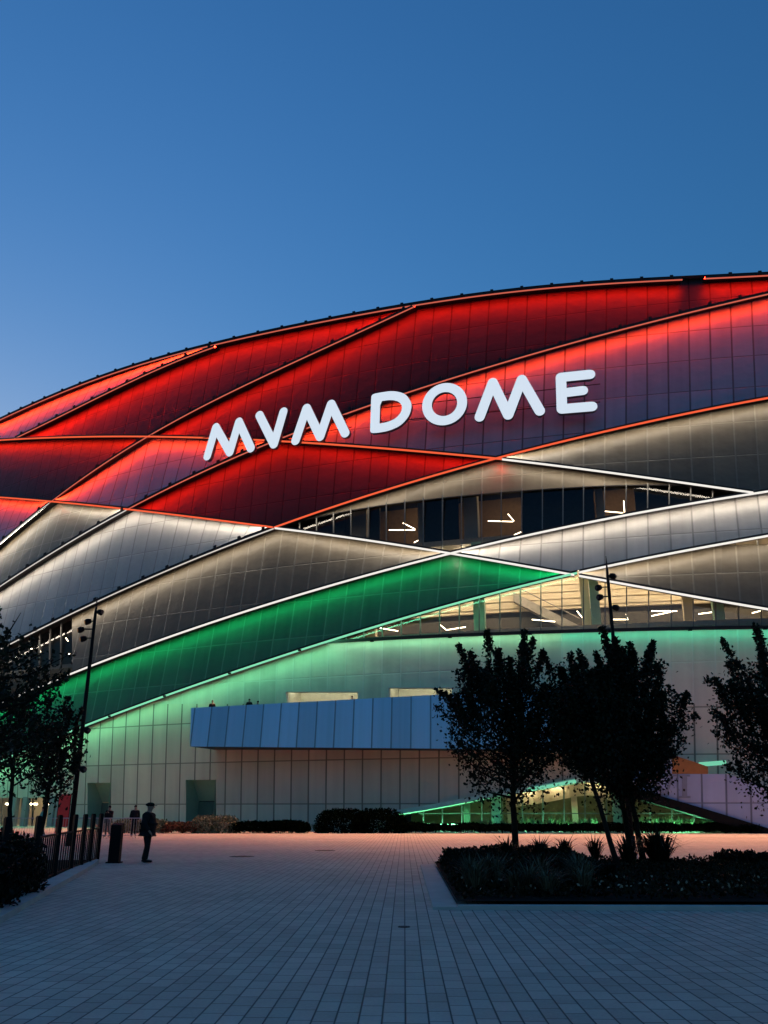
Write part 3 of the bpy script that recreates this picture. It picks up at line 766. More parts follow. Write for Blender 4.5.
# right planter bed
kc = gp(433, 910); XL, YF = kc.x, kc.y; YB = gp(500, 866).y; XR = 26.0; YK = gp(421.5, 866).y
mb = MB()
mb.box((XL + .21, (YF + YK) / 2, -.05), (.42, YK - YF, .2)); mb.box(((XL + .42 + XR) / 2, YF + .1, 0), (XR - XL - .42, .2, .14))
tag(mb.build('planter_kerb', M_kerb), kind='structure')
mb = MB(); nx, ny = 50, 36; rg = random.Random(3)
for i in range(nx + 1):
    for j in range(ny + 1): mb.v.append(Vector((XL + .42 + (XR - XL - .42) * i / nx, YF + .2 + (YB - YF - .2) * j / ny, .12 + (0.06 * rg.random() if 0 < i < nx and 0 < j < ny else 0))))
for i in range(nx):
    for j in range(ny): a = i*(ny+1)+j; mb.f.append((a, a + ny + 1, a + ny + 2, a + 1)); mb.mi.append(0)
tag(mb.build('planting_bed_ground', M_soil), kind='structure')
# left kerb and bed
outer = [gp(x, y) for x, y in ((-150, 1000), (-60, 956), (0, 924), (30, 905.5), (60, 887.5), (78, 877), (90, 869.5), (99, 863))]
inner = [gp(x, y) for x, y in ((-150, 968), (-60, 933), (0, 906), (27, 893.5), (50, 883), (66, 875), (80, 868), (93, 862))]
mb = MB(); n = len(outer)
for o_, i_ in zip(outer, inner): mb.v += [o_ + Vector((0, 0, -.1)), o_ + Vector((0, 0, .10)), i_ + Vector((0, 0, .10)), i_ + Vector((0, 0, -.1))]
for i in range(n - 1):
    for k in range(4): mb.f.append((4*i+k, 4*i+(k+1) % 4, 4*i+4+(k+1) % 4, 4*i+4+k)); mb.mi.append(0)
mb.f += [(3, 2, 1, 0), tuple(4*(n-1) + k for k in range(4))]; mb.mi += [0, 0]
tag(mb.build('left_kerb', M_kerb), kind='structure')
mb = MB(); lo = [p + Vector((0, 0, .06)) for p in inner]; far_ = [Vector((-30, p.y, .06)) for p in inner]
mb.v = lo + far_
for i in range(n - 1): mb.f.append((i, i + 1, n + i + 1, n + i)); mb.mi.append(0)
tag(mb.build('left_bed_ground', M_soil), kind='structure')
# manholes
M_iron = plain('cast_iron', (.03, .03, .032), .6, .5)
for x, y, r, lab in ((242, 856.5, .45, 'dark round manhole cover in the open paving, nearest of those left of centre'), (325, 850.5, .42, 'dark manhole cover in the paving straight below the big dark bush'), (404, 927, .09, 'tiny dark drain cap in the paving in front of the planter kerb')):
    p = gp(x, y); mb = MB(); mb.tube([(p.x, p.y, -.05), (p.x, p.y, .006)], r, 20)
    for k in range(6): mb.box((p.x + r * (-.7 + .28 * k), p.y, .008), (r * .06, r * 1.1, .008))
    tag(mb.build('manhole_cover', M_iron), lab, 'manhole cover')

# ------------------------------------------------------------------ planting
def leaf_material(name, col, vary=.6, spec=.1):
    q = NT(name); oi = q.n('ShaderNodeNewGeometry')
    c = q.mix(oi.outputs['Random Per Island'], tuple(x * (1 - vary) for x in col) + (1,), tuple(x * (1 + vary) for x in col) + (1,))
    q.l(c, q.b.inputs['Base Color']); q.b.inputs['Roughness'].default_value = .55; q.b.inputs['Specular IOR Level'].default_value = spec
    return q.m
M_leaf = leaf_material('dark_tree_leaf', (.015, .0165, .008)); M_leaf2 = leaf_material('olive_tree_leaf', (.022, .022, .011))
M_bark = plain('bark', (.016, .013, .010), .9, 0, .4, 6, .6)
M_hedge = leaf_material('hedge_leaf', (.008, .009, .005)); M_foot = leaf_material('foot_hedge_leaf', (.003, .0060, .0025), .6, .0); M_shrub_red = leaf_material('orange_lit_leaf', (.13, .06, .03)); M_shrub_pale = leaf_material('silver_green_leaf', (.16, .17, .10))
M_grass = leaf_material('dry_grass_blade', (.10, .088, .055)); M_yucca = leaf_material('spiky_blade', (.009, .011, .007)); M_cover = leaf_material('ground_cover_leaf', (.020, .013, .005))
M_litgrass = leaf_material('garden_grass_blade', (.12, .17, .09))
def add_leaf(v, f, p, s, rg, up=.35):
    d = Vector((rg.gauss(0, 1), rg.gauss(0, 1), rg.gauss(0, 1) + up)).normalized(); w = d.orthogonal().normalized(); w = Matrix.Rotation(rg.uniform(0, 6.28), 3, d) @ w
    h = d.cross(w); b = len(v); k = s * .33
    v += [p, p + d * s * .45 + w * k + h * s * .06, p + d * s, p + d * s * .45 - w * k + h * s * .06]; f.append((b, b + 1, b + 2, b + 3))
def raw(name, v, f, mat, parent=None):
    me = bpy.data.meshes.new(name); me.from_pydata(v, [], f); me.update(); return link(name, me, mat, parent)
def tree(name, label, base, H, rx, zc, seed, leaves=7000, lean=(0, 0), trunk_r=.09, mat=None, cat='tree', group=None, limbs=26, lsize=.15, shoots=12, skew=(0, 0), bare=0.0):
    rg = random.Random(seed); t = empty(name, base, label, cat, group)
    base = Vector(base); mb = MB(); lean = Vector((lean[0], lean[1], 0)); skew = Vector((skew[0], skew[1], 0))
    top = base + lean + skew * .5 + Vector((0, 0, H * .88)); fork = base + lean + Vector((0, 0, zc))
    tp = [base, base.lerp(fork, .35) + Vector((rg.uniform(-.04, .04), 0, 0)), base.lerp(fork, .7) + Vector((rg.uniform(-.05, .05), 0, 0)), fork]
    for k in range(1, 5): tp.append(fork.lerp(top, k / 4) + Vector((rg.uniform(-.12, .12), rg.uniform(-.12, .12), 0)))
    mb.tube(tp, [trunk_r * 1.25, trunk_r, trunk_r * .9, trunk_r * .82] + [trunk_r * .82 * (1 - k / 4.4) for k in range(1, 5)], 8)
    v, f = [], []
    tips = []; thin = set()
    ch = H - zc
    for i in range(limbs):
        u = (i + rg.random()) / limbs; s = fork.lerp(top, u * .8); ph = i * 2.4 + rg.uniform(-.5, .5)
        env = .97 * math.sin(min(1, (u * .80 + .22)) * PI) ** .7 if u < .35 else (1 - ((u - .35) / .8) ** 2 * .75)
        ln = rx * env * rg.uniform(.78, 1.08); up = rg.uniform(.25, .9) * ln + .25 * ch * (1 - u) * rg.uniform(.2, .7)
        e = s + Vector((math.cos(ph) * ln, math.sin(ph) * ln, up * .8)) + skew * u
        m = s.lerp(e, .5) + Vector((0, 0, -.12 * ln)) + Vector((rg.uniform(-.1, .1), rg.uniform(-.1, .1), rg.uniform(-.1, .1)))
        mb.tube([s, m, e], [trunk_r * .4, trunk_r * .25, trunk_r * .06], 5, caps=False); tips.append((s, m, e))
    for i in range(shoots):
        ph = rg.uniform(0, 6.28); q = rg.random() ** .5; hq = rg.uniform(.25, .95); wq = (math.sin(min(1, hq * .8 + .2) * PI) ** .6 if hq < .4 else 1 - ((hq - .4) / .75) ** 2 * .8) * rx * .8
        s = fork + Vector((0, 0, (top.z - fork.z) * hq)) + skew * hq + Vector((math.cos(ph), math.sin(ph), 0)) * wq * q
        ln = rg.uniform(.55, 1.0) * rx * .62; e = s + Vector((math.cos(ph) * ln * .45 * q, math.sin(ph) * ln * .45 * q, ln)); e.z = min(e.z, base.z + H * rg.uniform(.95, 1.03))
        if e.z < s.z + .3: e.z = s.z + .3
        m = s.lerp(e, .5); mb.tube([s, m, e], [trunk_r * .18, trunk_r * .12, trunk_r * .04], 4, caps=False); thin.add(len(tips)); tips.append((s, m, e))
    per = leaves // len(tips)
    for ti, (s, m, e) in enumerate(tips):
        if rg.random() < bare: continue
        for k in range(per):
            a = rg.random() ** .75; p = s.lerp(m, a * 2) if a < .5 else m.lerp(e, a * 2 - 1)
            sp = .09 + .42 * (1 - a) * min(1, rx / 2)
            if ti in thin: sp = .075 * (1.25 - a) * min(1.3, rx / 1.6)
            elif a > .9: sp *= .5
            p = p + Vector((rg.gauss(0, sp), rg.gauss(0, sp), rg.gauss(0, sp * .9)))
            add_leaf(v, f, p, lsize * rg.uniform(.6, 1.2), rg)
    mb.build('trunk', M_bark, t, True); raw('crown', v, f, mat or M_leaf, t); return t
def g2(px, py): p = gp(px, py); return (p.x, p.y, .1)
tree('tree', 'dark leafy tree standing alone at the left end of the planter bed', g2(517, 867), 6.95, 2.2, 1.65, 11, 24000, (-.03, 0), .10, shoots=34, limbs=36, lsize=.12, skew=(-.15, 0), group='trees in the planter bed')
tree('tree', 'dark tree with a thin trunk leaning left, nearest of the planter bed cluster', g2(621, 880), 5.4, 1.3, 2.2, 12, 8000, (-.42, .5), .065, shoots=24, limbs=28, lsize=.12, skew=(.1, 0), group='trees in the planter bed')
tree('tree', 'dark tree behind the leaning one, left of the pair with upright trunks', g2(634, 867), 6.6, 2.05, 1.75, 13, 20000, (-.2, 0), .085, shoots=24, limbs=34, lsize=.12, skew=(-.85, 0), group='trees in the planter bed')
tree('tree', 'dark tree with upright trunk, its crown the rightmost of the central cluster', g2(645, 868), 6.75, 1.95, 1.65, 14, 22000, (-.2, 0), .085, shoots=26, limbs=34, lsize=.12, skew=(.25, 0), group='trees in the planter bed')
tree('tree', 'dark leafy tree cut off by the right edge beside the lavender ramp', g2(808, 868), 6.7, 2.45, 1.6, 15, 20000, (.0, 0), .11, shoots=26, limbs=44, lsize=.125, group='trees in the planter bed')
tree('tree', 'bushy olive tree behind the black fence beside the tall lamp post', (*gp(38, 852)[:2], .05), 5.8, 1.45, 1.9, 21, 4300, (.1, 0), .10, M_leaf2, shoots=24, limbs=34, lsize=.17, group='trees behind the fence')
tree('tree', 'bushy tree behind the black fence, cut off by the left edge', (*gp(8, 858)[:2], .05), 6.8, 1.8, 2.2, 22, 3600, (-.2, 0), .09, M_leaf2, shoots=24, limbs=30, lsize=.16, group='trees behind the fence')
tree('tree', 'sparse half-bare tree with thin twigs reaching in at the left edge', (*gp(-46, 893)[:2], .05), 6.3, 1.95, 2.4, 28, 3200, (0, 0), .09, M_leaf2, shoots=10, limbs=30, lsize=.13, bare=.25, group='trees behind the fence')

def blob_plant(name, label, parts, n, s, mat, cat, seed, group=None, core=True):
    """parts: boxes/ellipsoids (centre, radii) with z from ground; leaves crowd the surface"""
    rg = random.Random(seed); v, f = [], []; tot = sum(r[0] * r[1] + r[0] * r[2] for c, r in parts)
    for c, r in parts:
        c = Vector(c); k = int(n * (r[0] * r[1] + r[0] * r[2]) / tot)
        for _ in range(k):
            while True:
                d = Vector((rg.uniform(-1, 1), rg.uniform(-1, 1), rg.uniform(-.3, 1)))
                if .15 < sum(abs(x) ** 3 for x in d) <= 1: break
            q = rg.uniform(.82, 1.04); add_leaf(v, f, c + Vector((d.x * r[0], d.y * r[1], d.z * r[2])) * 1.0, s * rg.uniform(.6, 1.3), rg)
    return tag(raw(name, v, f, mat), label, cat, group)
def blades(v, f, p, h, n, spread, rg, w=.012, droop=.35):
    for _ in range(n):
        ph = rg.uniform(0, 6.28); out = rg.uniform(.1, 1) * spread; hh = h * rg.uniform(.6, 1.1); d = Vector((math.cos(ph), math.sin(ph), 0)); sd = Vector((-d.y, d.x, 0)) * w
        a = p + d * rg.uniform(0, .12) * spread; m = a + d * out * .4 + Vector((0, 0, hh * .65)); e = a + d * out + Vector((0, 0, hh * (1 - droop * rg.random())))
        b = len(v); v += [a - sd, a + sd, m + sd * .8, m - sd * .8, e]; f += [(b, b + 1, b + 2, b + 3), (b + 3, b + 2, b + 4)]
def tuft(name, label, spots, mat, cat, seed, group=None, w=.012, droop=.35):
    rg = random.Random(seed); v, f = [], []
    for (p, h, n, sp) in spots: blades(v, f, Vector(p), h, n, sp, rg, w, droop)
    return tag(raw(name, v, f, mat), label, cat, group)
# planter bed: clipped hedge, grasses, spiky plants
def hedge_box(name, label, x0, x1, y0, y1, h, n, s, mat, seed, cat='hedge', group=None, z0=.12):
    rg = random.Random(seed); v, f = [], []
    for _ in range(n):
        x, y, z = rg.uniform(x0, x1), rg.uniform(y0, y1), rg.uniform(0, h)
        k = rg.random()
        if k < .45: z = h + rg.gauss(0, .035) + .06 * math.sin(x * 2.1 + y)
        elif k < .75: y = y0 + abs(rg.gauss(0, .08))
        elif k < .9: x = (x0 if rg.random() < .6 else x1) + rg.gauss(0, .05)
        add_leaf(v, f, Vector((x, y, z0 + z)), s * rg.uniform(.6, 1.3), rg)
    o = raw(name, v, f, mat); return tag(o, label, cat, group)
hx0 = XL + .75
hedge_box('hedge', 'black clipped hedge block at the left corner of the planter bed', hx0, gp(602, 885).x, gp(500, 890).y, YB - .1, .33, 26000, .10, M_hedge, 31)
hedge_box('hedge', 'low dark hedge strip along the right back of the planter bed', gp(692, 862).x, 22, gp(700, 871).y, YB - .1, .22, 14000, .11, M_hedge, 32)
rg = random.Random(5)
sp = [((XL + .7 + rg.random() * 2.4, YF + .9 + rg.random() * 2.2, .14), rg.uniform(.45, .75), 130, .5) for _ in range(16)]
tuft('grass_clump', 'pale dry ornamental grass clump at the kerb corner in front of the clipped hedge', sp, M_grass, 'grass clump', 41)
rg = random.Random(6)
for px in (508, 541, 566, 596):
    p = gp(px, 872 + rg.uniform(-2, 2)); 
    tuft('spiky_plant', 'dark spiky plant rising from the back of the clipped hedge', [((p.x, p.y, .26), .72, 90, .6)], M_yucca, 'plant', 50 + px, 'spiky plants along the back of the hedge', .022, .5)
p = gp(660, 872); tuft('spiky_plant', 'big dark spiky plant right of the twin trunks in the planter bed', [((p.x, p.y, .12), 1.15, 200, 1.2)], M_yucca, 'plant', 61, None, .03, .65)
p = gp(630, 874); tuft('spiky_plant', 'dark spiky plant at the foot of the twin upright trunks', [((p.x, p.y, .12), 1.0, 90, .8)], M_yucca, 'plant', 63, None, .025, .6)
def cover(name, label, x0, x1, y0, y1, n, s, mat, seed, z=.15, hh=.16):
    rg = random.Random(seed); v, f = [], []
    for _ in range(n):
        x, y = rg.uniform(x0, x1), rg.uniform(y0, y1); h = hh * (.4 + .6 * abs(math.sin(x * .9 + 1.3 * math.sin(y * .7)) * math.cos(y * .8)))
        add_leaf(v, f, Vector((x, y, z + rg.random() * h)), s * rg.uniform(.6, 1.3), rg)
    return tag(raw(name, v, f, mat), kind='stuff')
cover('ground_cover', '', XL + .5, 24, YF + .35, YB - .3, 60000, .09, M_cover, 71, hh=.16)
cover('fallen_leaves', '', XL + .5, 14, YF + .3, YF + 3, 260, .06, leaf_material('dead_leaf', (.30, .22, .15)), 72, .30, .06)
# bed on the left
v_, f_ = [], []
blob_plant('bush', 'black low bush in the bed at the left edge behind the kerb', [((*gp(-34, 900)[:2], .3), (1.25, 1.4, .9)), ((*gp(-8, 880)[:2], .3), (.7, 1.0, .7)), ((*gp(-62, 915)[:2], .3), (1.1, 1.2, .9))], 15000, .10, M_hedge, 'bush', 81)
cover('leaf_litter', '', -12, gp(60, 880).x, gp(0, 906).y, gp(60, 876).y, 700, .07, leaf_material('litter_leaf', (.12, .09, .06)), 82, .08, .03) if False else None
# planting along the foot of the arena
def foot(px, py=833): p = gp(px, py); return p
def shrub(label, x0, x1, h, mat, n, seed, cat='shrub', dy=1.2, name='shrub', group='shrubs along the foot of the arena', y=833.5, s=.16):
    a, b = foot(x0, y), foot(x1, y); w = (b.x - a.x) / 2; c = ((a.x + b.x) / 2, a.y + dy, .0); rg = random.Random(seed); k = max(2, int(w / .9)); ps = []
    for i in range(k):
        t = (i + .5) / k; ps.append(((a.x + (b.x - a.x) * t, a.y + dy + rg.uniform(-.2, .2), .25), (w / k * (1.25 if k > 3 else 1.5), dy, max(.3, h * rg.uniform(.85, 1.1) - .25))))
    return blob_plant(name, label, ps, n, s, mat, cat, seed, group)
shrub('orange-lit low shrub in front of the recessed doorway behind the standing man', 163, 197, .78, M_shrub_red, 3600, 91)  # orange light on this shrub is put into its leaf colour
shrub('pale silvery rounded shrub right of the orange-lit one below the doorway', 192, 231, 1.15, M_shrub_pale, 4200, 92)
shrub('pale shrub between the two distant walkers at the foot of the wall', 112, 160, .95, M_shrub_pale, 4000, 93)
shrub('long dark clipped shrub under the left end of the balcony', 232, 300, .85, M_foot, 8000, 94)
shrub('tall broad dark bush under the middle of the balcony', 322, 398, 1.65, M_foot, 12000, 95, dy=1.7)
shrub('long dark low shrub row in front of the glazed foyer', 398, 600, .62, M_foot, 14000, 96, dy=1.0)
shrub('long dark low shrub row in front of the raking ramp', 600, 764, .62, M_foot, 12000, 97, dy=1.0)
rg = random.Random(9)
def tufts_row(label, x0, x1, n, h, mat, seed, y=831.5, name='grass_clump', sp=.6):
    rg = random.Random(seed); spots = []
    for i in range(n):
        p = gp(x0 + (x1 - x0) * (i + rg.random()) / n, y + rg.uniform(-.6, .6)); spots.append(((p.x, p.y, 0), h * rg.uniform(.7, 1.15), 55, sp))
    return tuft(name, label, spots, mat, 'grass clump', seed, 'grass clumps along the foot of the arena', .022, .4)
tufts_row('tawny feathery grass under the balcony between the dark clipped shrub and bush', 262, 325, 14, .75, M_grass, 101)
tufts_row('tawny feathery grass left of the first green column of the foyer', 398, 440, 10, .75, M_grass, 102)
tufts_row('tawny feathery grass right in front of the first green column of the foyer', 478, 510, 10, 1.0, M_grass, 103)
tufts_row('green-lit grass in front of the bright foyer glass between the tree trunks', 520, 600, 26, 1.15, M_litgrass, 104, 831.3)
tufts_row('green-lit grass below the dark raking beam of the ramp', 625, 715, 30, 1.15, M_litgrass, 105, 831.3)
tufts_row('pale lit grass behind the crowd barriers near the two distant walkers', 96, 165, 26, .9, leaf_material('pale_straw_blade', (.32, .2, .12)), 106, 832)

# ------------------------------------------------------------------ street furniture
def lamp_post(label, px, py_base, py_top, px_top, heads):
    b = gp(px, py_base); Y = b.y; top = at_depth(px_top, py_top, Y); Hh = top.z
    t = empty('lamp_post', (b.x, b.y, 0), label, 'lamp post', 'lamp posts')
    mb = MB(); mb.tube([(b.x, b.y, 0), (b.x, b.y, Hh * .5), (b.x, b.y, Hh * .92), (b.x, b.y, Hh)], [.13, .10, .075, .015], 10); mb.build('pole', M_black, t, True)
    mb = MB(); mb.tube([(b.x, b.y, 0), (b.x, b.y, .5)], [.18, .18], 10); mb.build('base_sleeve', M_black, t, True)
    for hx, hy in heads:
        p = at_depth(hx, hy, Y); s = 1 if p.x > b.x else -1; p.x = b.x + s * max(.16, abs(p.x - b.x))
        mb = MB(); mb.tube([p + Vector((-s*.07, 0, .03)), p + Vector((s*.05, -.0, .0)), p + Vector((s*.16, -.06, -.05)), p + Vector((s*.2, -.08, -.06))], [.10, .15, .15, .11], 12)
        h = mb.build('spotlight', M_black, t, True)
        mb = MB(); mb.tube([(b.x, b.y, p.z + .02), (p.x - s*.04, p.y, p.z + .02)], .03, 6); mb.build('bracket', M_black, h)
        mb = MB(); mb.tube([p + Vector((s*.2, -.08, -.06)), p + Vector((s*.205, -.083, -.062))], .10, 12); mb.build('lens', plain('dull_lens', (.05, .05, .055), .2), h)
lamp_post('slim black lamp post with clustered spotlights beside the olive tree on the left', 69, 846, 597, 93, ((97.5, 612), (89.5, 621.5), (82.5, 629.5), (85, 638.5), (85, 730), (81.5, 769)))
lamp_post('slim black lamp post with four spotlights rising behind the central tree cluster', 632, 848, 556, 603, ((610.5, 576), (600, 587.5), (601.5, 597), (614, 607.5)))
# fence on the left kerb
ft = [((100.5, 817), (96.7, 862)), ((93.4, 817.5), (88.5, 865)), ((85, 816.6), (80, 868.6)), ((75.7, 816), (69.7, 872.3)), ((57, 814), (53, 879)), ((33, 812.5), (30, 890)), ((2, 810), (-4, 903)), ((-40, 808), (-48, 922))]
fe = empty('fence', gp(97, 862), 'black post and rail fence along the left kerb', 'fence')
pts = [gp(*b) for a, b in ft]
for p in pts:
    mb = MB(); d = math.radians(35); mb.box((p.x, p.y, .72), (.09, .20, 1.44), d); mb.box((p.x, p.y, 1.452), (.07, .17, .024), d); mb.build('post', M_black, fe)
mb = MB()
for a, b in zip(pts, pts[1:]):
    for z in (.12, 1.02): mb.tube([a + Vector((0, 0, z)), b + Vector((0, 0, z))], .025, 6)
    nbar = max(3, int((b - a).length / .30))
    for i in range(1, nbar): q = a.lerp(b, i / nbar); mb.tube([q + Vector((0, 0, .12)), q + Vector((0, 0, 1.02))], .018, 5)
mb.build('rail', M_black, fe)
# bollard
p = gp(114, 863); bo = empty('bollard', (p.x, p.y, 0), 'black square bollard standing between the fence end and the man', 'bollard')
mb = MB(); w, d = .17, .12
mb.prism([(p.x-w, p.y-d, 0), (p.x+w, p.y-d, 0), (p.x+w, p.y+d, 0), (p.x-w, p.y+d, 0)], [(p.x-w, p.y-d, 1.12), (p.x+w, p.y-d, 1.12), (p.x+w, p.y+d, 1.18), (p.x-w, p.y+d, 1.18)]); mb.build('shaft', M_black, bo)
mb = MB(); mb.box((p.x, p.y, .02), (.44, .34, .04)); mb.build('base_plate', M_black, bo)
# crowd barriers
M_galv = plain('galvanised_steel', (.42, .42, .43), .4, .8)
def barrier(p, rz):
    t = empty('crowd_barrier', p, 'grey steel crowd barrier in the row in front of the arena wall', 'crowd barrier', 'crowd barriers in front of the arena', rz)
    mb = MB(); Lb = 2.2; M = t.matrix_world
    q = lambda x, y, z: M @ Vector((x, y, z))
    mb.tube([q(-Lb/2, 0, .18), q(-Lb/2, 0, 1.02), q(-Lb/2+.08, 0, 1.1), q(Lb/2-.08, 0, 1.1), q(Lb/2, 0, 1.02), q(Lb/2, 0, .18), q(-Lb/2, 0, .18)], .028, 6, caps=False); mb.build('frame', M_galv, t)
    mb = MB()
    for k in range(1, 15): x = -Lb/2 + Lb * k / 15; mb.tube([q(x, 0, .18), q(x, 0, 1.1)], .010, 5)
    mb.build('bar', M_galv, t)
    for x in (-.75, .75):
        mb = MB(); mb.tube([q(x, -.32, .012), q(x, -.3, .05), q(x, 0, .2), q(x, .3, .05), q(x, .32, .012)], .02, 6); mb.build('foot', M_galv, t)
for px in (22, 55, 89, 121): 
    p = gp(px, 838.5); barrier((p.x, p.y, 0), .06)
# red banner and tilted pale panel by the left entrance
p = gp(61, 833); t = empty('banner', (p.x, p.y, 0), 'red banner on a stand behind the trees beside the left entrance', 'banner')
mb = MB(); mb.box((p.x, p.y, 1.5), (.8, .06, 2.2)); mb.build('banner_cloth', plain('red_cloth', (.42, .035, .03), .7), t)
mb = MB(); mb.tube([(p.x-.43, p.y, 0), (p.x-.43, p.y, 2.65)], .03, 6); mb.tube([(p.x+.43, p.y, 0), (p.x+.43, p.y, 2.65)], .03, 6); mb.build('stand', M_black, t)

# ------------------------------------------------------------------ people
M_coat = plain('black_coat', (.014, .014, .016), .85, 0, .3, 8, .4); M_trou = plain('dark_trousers', (.013, .013, .015), .9, 0, .3, 8); M_skin = plain('skin', (.30, .18, .13), .55, 0, .08)
M_hair = plain('dark_hair', (.012, .010, .009), .7); M_shoe = plain('dark_shoe', (.012, .012, .012), .5)
def skin_mesh(name, V, Ed, Rr, mat, parent, M, sub=2, root=0):
    me = bpy.data.meshes.new(name); me.from_pydata([Vector(v) for v in V], Ed, []); o = bpy.data.objects.new(name, me); COL.objects.link(o)
    o.modifiers.new('skin', 'SKIN'); s = o.modifiers.new('sub', 'SUBSURF'); s.levels = s.render_levels = sub
    for i, d in enumerate(me.skin_vertices[0].data):
        r = Rr[i]; d.radius = (r, r) if isinstance(r, (int, float)) else r; d.use_root = (i == root)
    dg = bpy.context.evaluated_depsgraph_get(); m2 = bpy.data.meshes.new_from_object(o.evaluated_get(dg)); bpy.data.objects.remove(o)
    m2.transform(M)
    for p in m2.polygons: p.use_smooth = True
    m2.name = name
    return link(name, m2, mat, parent)
def person(label, loc, rz, sc=1.0, pose='stand', cap=True, coat=None, trou=None, sub=2, group=None, wide=1.0):
    """faces local +Y; 1.78 m tall at scale 1"""
    coat = coat or M_coat; trou = trou or M_trou
    t = empty('person', loc, label, 'person', group, rz); M = t.matrix_world @ Matrix.Diagonal((sc * wide, sc * wide, sc, 1))
    step = {'stand': (.04, -.05), 'walk': (.24, -.22), 'still': (.02, -.02)}[pose if pose in ('walk',) else 'stand']
    arm = 'phone' if pose == 'phone' else ('pocket' if pose != 'walk' else 'swing')
    V, Ed, Rr = [], [], []
    def add(v, r, par=None):
        V.append(v); Rr.append(r); i = len(V) - 1
        if par is not None: Ed.append((par, i))
        return i
    pel = add((0, 0, .96), (.15, .115)); wa = add((0, .01, 1.12), (.135, .105), pel); ch = add((0, .0, 1.32), (.165, .12), wa); sh = add((0, -.01, 1.45), (.11, .085), ch)
    nk = add((0, .005, 1.53), .058, sh); hd0 = add((0, .02, 1.60), (.066, .075), nk); hd1 = add((0, .025, 1.68), (.075, .092), hd0); hd2 = add((0, .015, 1.745), (.06, .075), hd1)
    joints = {}
    for s, st in ((1, step[0]), (-1, step[1])):
        hip = add((s * .09, 0, .90), (.088, .095), pel); kn = add((s * .10, st * .55 + .03, .49), .058, hip); an = add((s * .105, st - .02, .09), .038, kn); toe = add((s * .115, st + .15, .035), (.042, .03), an)
        shd = add((s * .185, -.01, 1.42), .062, sh)
        if arm == 'pocket': el, wr = (s * .245, -.05, 1.14), (s * .20, .09, .93)
        elif arm == 'phone': el, wr = (s * .22, .08, 1.16), (s * .07, .27, 1.40)
        else: el, wr = (s * .24, -st * .35 - .03, 1.14), (s * .235, -st * .8 + .05, .90)
        e = add(el, .043, shd); w = add(wr, .029, e)
        d = (Vector(wr) - Vector(el)).normalized(); pm = Vector(wr) + d * .07; pl = add(tuple(pm), (.036, .022), w)
        side = d.cross(Vector((0, 0, 1)) if abs(d.z) < .8 else Vector((0, 1, 0))).normalized(); cl = d.cross(side)
        if sub > 1:
            for k in range(4):
                o_ = side * (k - 1.5) * .02; l = (.07, .08, .075, .06)[k]; f1 = add(tuple(pm + o_ + d * .05), .009, pl); f2 = add(tuple(pm + o_ + d * (.05 + l * .5) + cl * .012), .008, f1); add(tuple(pm + o_ + d * (.05 + l * .85) + cl * .035), .007, f2)
            th = add(tuple(pm - d * .03 + side * .04), .011, pl); add(tuple(pm + d * .02 + side * .062), .009, th)
        joints[s] = (hip, kn, an, shd, el, wr, st)
    body = skin_mesh('body', V, Ed, Rr, M_skin, t, M, sub)
    # coat over torso and sleeves
    V2 = [(0, 0, .80), (0, .005, .98), (0, .015, 1.14), (0, .005, 1.32), (0, -.01, 1.46), (0, .0, 1.525)]; R2 = [(.20, .19), (.20, .195), (.195, .19), (.21, .185), (.15, .13), (.08, .08)]; E2 = [(i, i + 1) for i in range(5)]
    for s in (1, -1):
        hip, kn, an, shd, el, wr, st = joints[s]; b = len(V2); V2 += [V[shd], el, tuple(Vector(el).lerp(Vector(wr), .95))]; R2 += [.105, .082, .062]; E2 += [(4, b), (b, b + 1), (b + 1, b + 2)]
    skin_mesh('coat', V2, E2, R2, coat, t, M, sub, 1)
    V3 = [(0, 0, .96)]; R3 = [(.16, .125)]; E3 = []
    for s in (1, -1):
        hip, kn, an, shd, el, wr, st = joints[s]; b = len(V3); V3 += [V[hip], V[kn], (V[an][0], V[an][1], .055)]; R3 += [.105, .078, .066]; E3 += [(0, b), (b, b + 1), (b + 1, b + 2)]
    skin_mesh('trousers', V3, E3, R3, trou, t, M, sub)
    for s in (1, -1):
        hip, kn, an, shd, el, wr, st = joints[s]; x, y = V[an][0], V[an][1]
        skin_mesh('shoe', [(x, y - .06, .05), (x, y + .06, .05), (x + s * .008, y + .19, .042)], [(0, 1), (1, 2)], [(.05, .048), (.052, .05), (.042, .036)], M_shoe, t, M, 1)
    mb = MB()
    if cap:
        mb.ellipsoid((0, .012, 1.735), (.094, .112, .07), 14, 8); mb.tube([(0, .0, 1.70), (0, .0, 1.765)], [.105, .11], 14); mb.box((0, .12, 1.705), (.13, .11, .016))
        mb.v = [M @ v for v in mb.v]; mb.build('cap', M_hair, t, True)
    else:
        mb.ellipsoid((0, .0, 1.715), (.088, .10, .085), 12, 8); mb.v = [M @ v for v in mb.v]; mb.build('hair', M_hair, t, True)
    if sub > 1:      # face
        mb = MB(); mb.tube([(0, .10, 1.685), (0, .128, 1.65), (0, .105, 1.64)], [.010, .017, .012], 6)
        for s in (1, -1): mb.ellipsoid((s * .03, .098, 1.683), (.013, .01, .008), 8, 6, 1); mb.ellipsoid((s * .081, .015, 1.665), (.012, .02, .032), 8, 6)
        mb.box((0, .102, 1.605), (.045, .012, .010), 0, 1); mb.v = [M @ v for v in mb.v]; mb.build('face', [M_skin, M_hair], t, True)
    if pose == 'phone':
        mb = MB(); mb.box((0, .34, 1.47), (.075, .012, .15)); mb.v = [M @ v for v in mb.v]; tag(mb.build('phone', M_black), 'dark phone held up by the distant person in front of the doorway', 'phone')
    return t
p = gp(145, 862.5); person('man in a dark cap and long dark coat standing in profile on the plaza', (p.x, p.y, 0), math.radians(-88), 1.0, 'stand', True, wide=1.25)
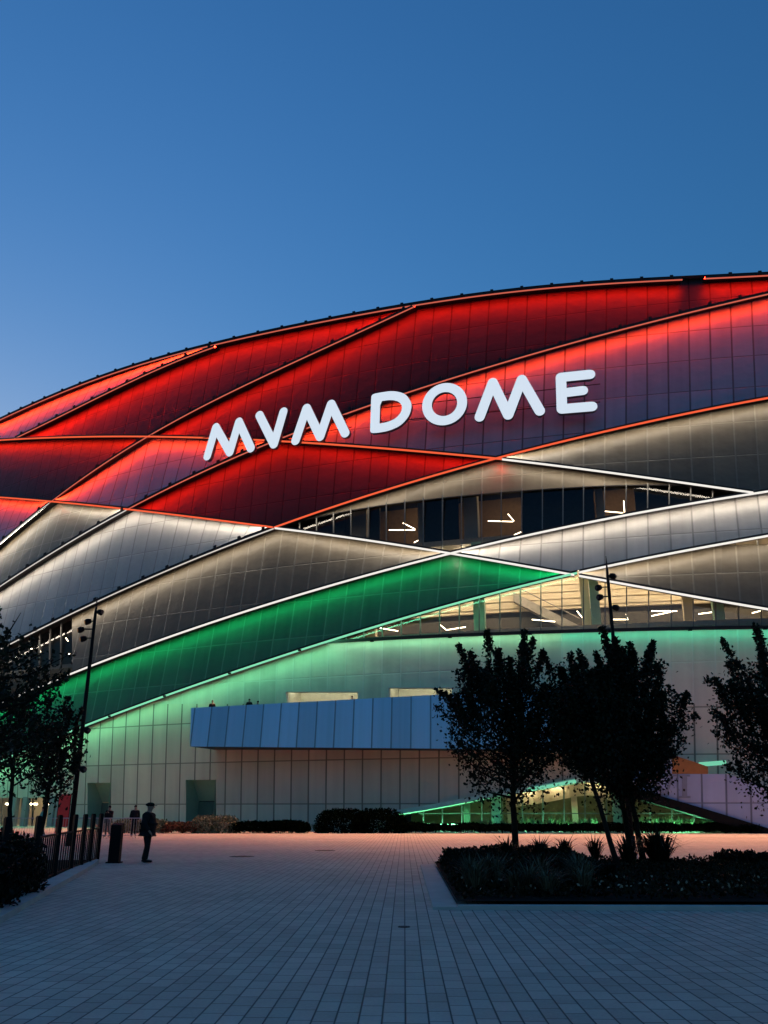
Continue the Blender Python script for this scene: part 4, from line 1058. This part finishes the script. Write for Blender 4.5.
p = gp(107, 836.5); person('distant person in black walking with both hands raised near the left doorway', (p.x, p.y, 0), math.radians(170), 1.0, 'phone', False, sub=1)
p = gp(133, 836.5); person('distant person in black standing behind the man in the cap', (p.x, p.y, 0), math.radians(-160), 1.02, 'stand', False, sub=1)
p = gp(40, 836.0); person('distant person in a teal jacket behind the trees and fence', (p.x, p.y, 0), math.radians(120), .97, 'walk', False, plain('teal_jacket', (.10, .34, .28), .8), sub=1)
for x, y, lab, s in ((212.5, 700.5, 'person looking over the balcony parapet at its left end, alone', 1), (249.5, 699, 'person looking over the balcony parapet, taller of the close pair', 1), (258, 701, 'person looking over the balcony parapet, lower of the close pair', -1), (352, 696, 'person looking over the balcony parapet in front of the lit slit window', 1)):
    q = on_fascia(x, y, TB + 1.2); zb = q.z - 1.74
    person(lab, (q.x, q.y, zb), math.radians(150 + 40 * s), .98, 'stand', False, sub=1, group='people on the balcony')

# ------------------------------------------------------------------ dusk light
SUN_EL, SUN_ROT = math.radians(5.2), math.radians(330)
w = bpy.data.worlds.new("World"); scene.world = w; w.use_nodes = True
nt = w.node_tree; bg = nt.nodes['Background']; sky = nt.nodes.new('ShaderNodeTexSky'); sky.sky_type = 'NISHITA'; sky.sun_disc = False
sky.sun_elevation = SUN_EL; sky.sun_rotation = SUN_ROT; sky.air_density = 2.0; sky.dust_density = 1.3; sky.ozone_density = 7.4
nt.links.new(sky.outputs[0], bg.inputs[0]); bg.inputs[1].default_value = .132
sl = bpy.data.lights.new('sun', 'SUN'); so = bpy.data.objects.new('sun', sl); COL.objects.link(so)
sl.energy = .02; sl.angle = math.radians(20); sl.color = (1, .85, .7)
sd = Vector((math.sin(SUN_ROT) * math.cos(SUN_EL), math.cos(SUN_ROT) * math.cos(SUN_EL), math.sin(SUN_EL)))
so.rotation_euler = sd.to_track_quat('Z', 'Y').to_euler()
scene.view_settings.view_transform = 'Standard'; scene.view_settings.look = 'None'; scene.view_settings.gamma = 1; scene.view_settings.exposure = math.log2(EXPO)
scene.view_settings.use_curve_mapping = False
scene.render.engine = 'CYCLES'; scene.cycles.use_denoising = True
scene.cycles.max_bounces = 6; scene.cycles.transparent_max_bounces = 12; scene.cycles.sample_clamp_indirect = 4
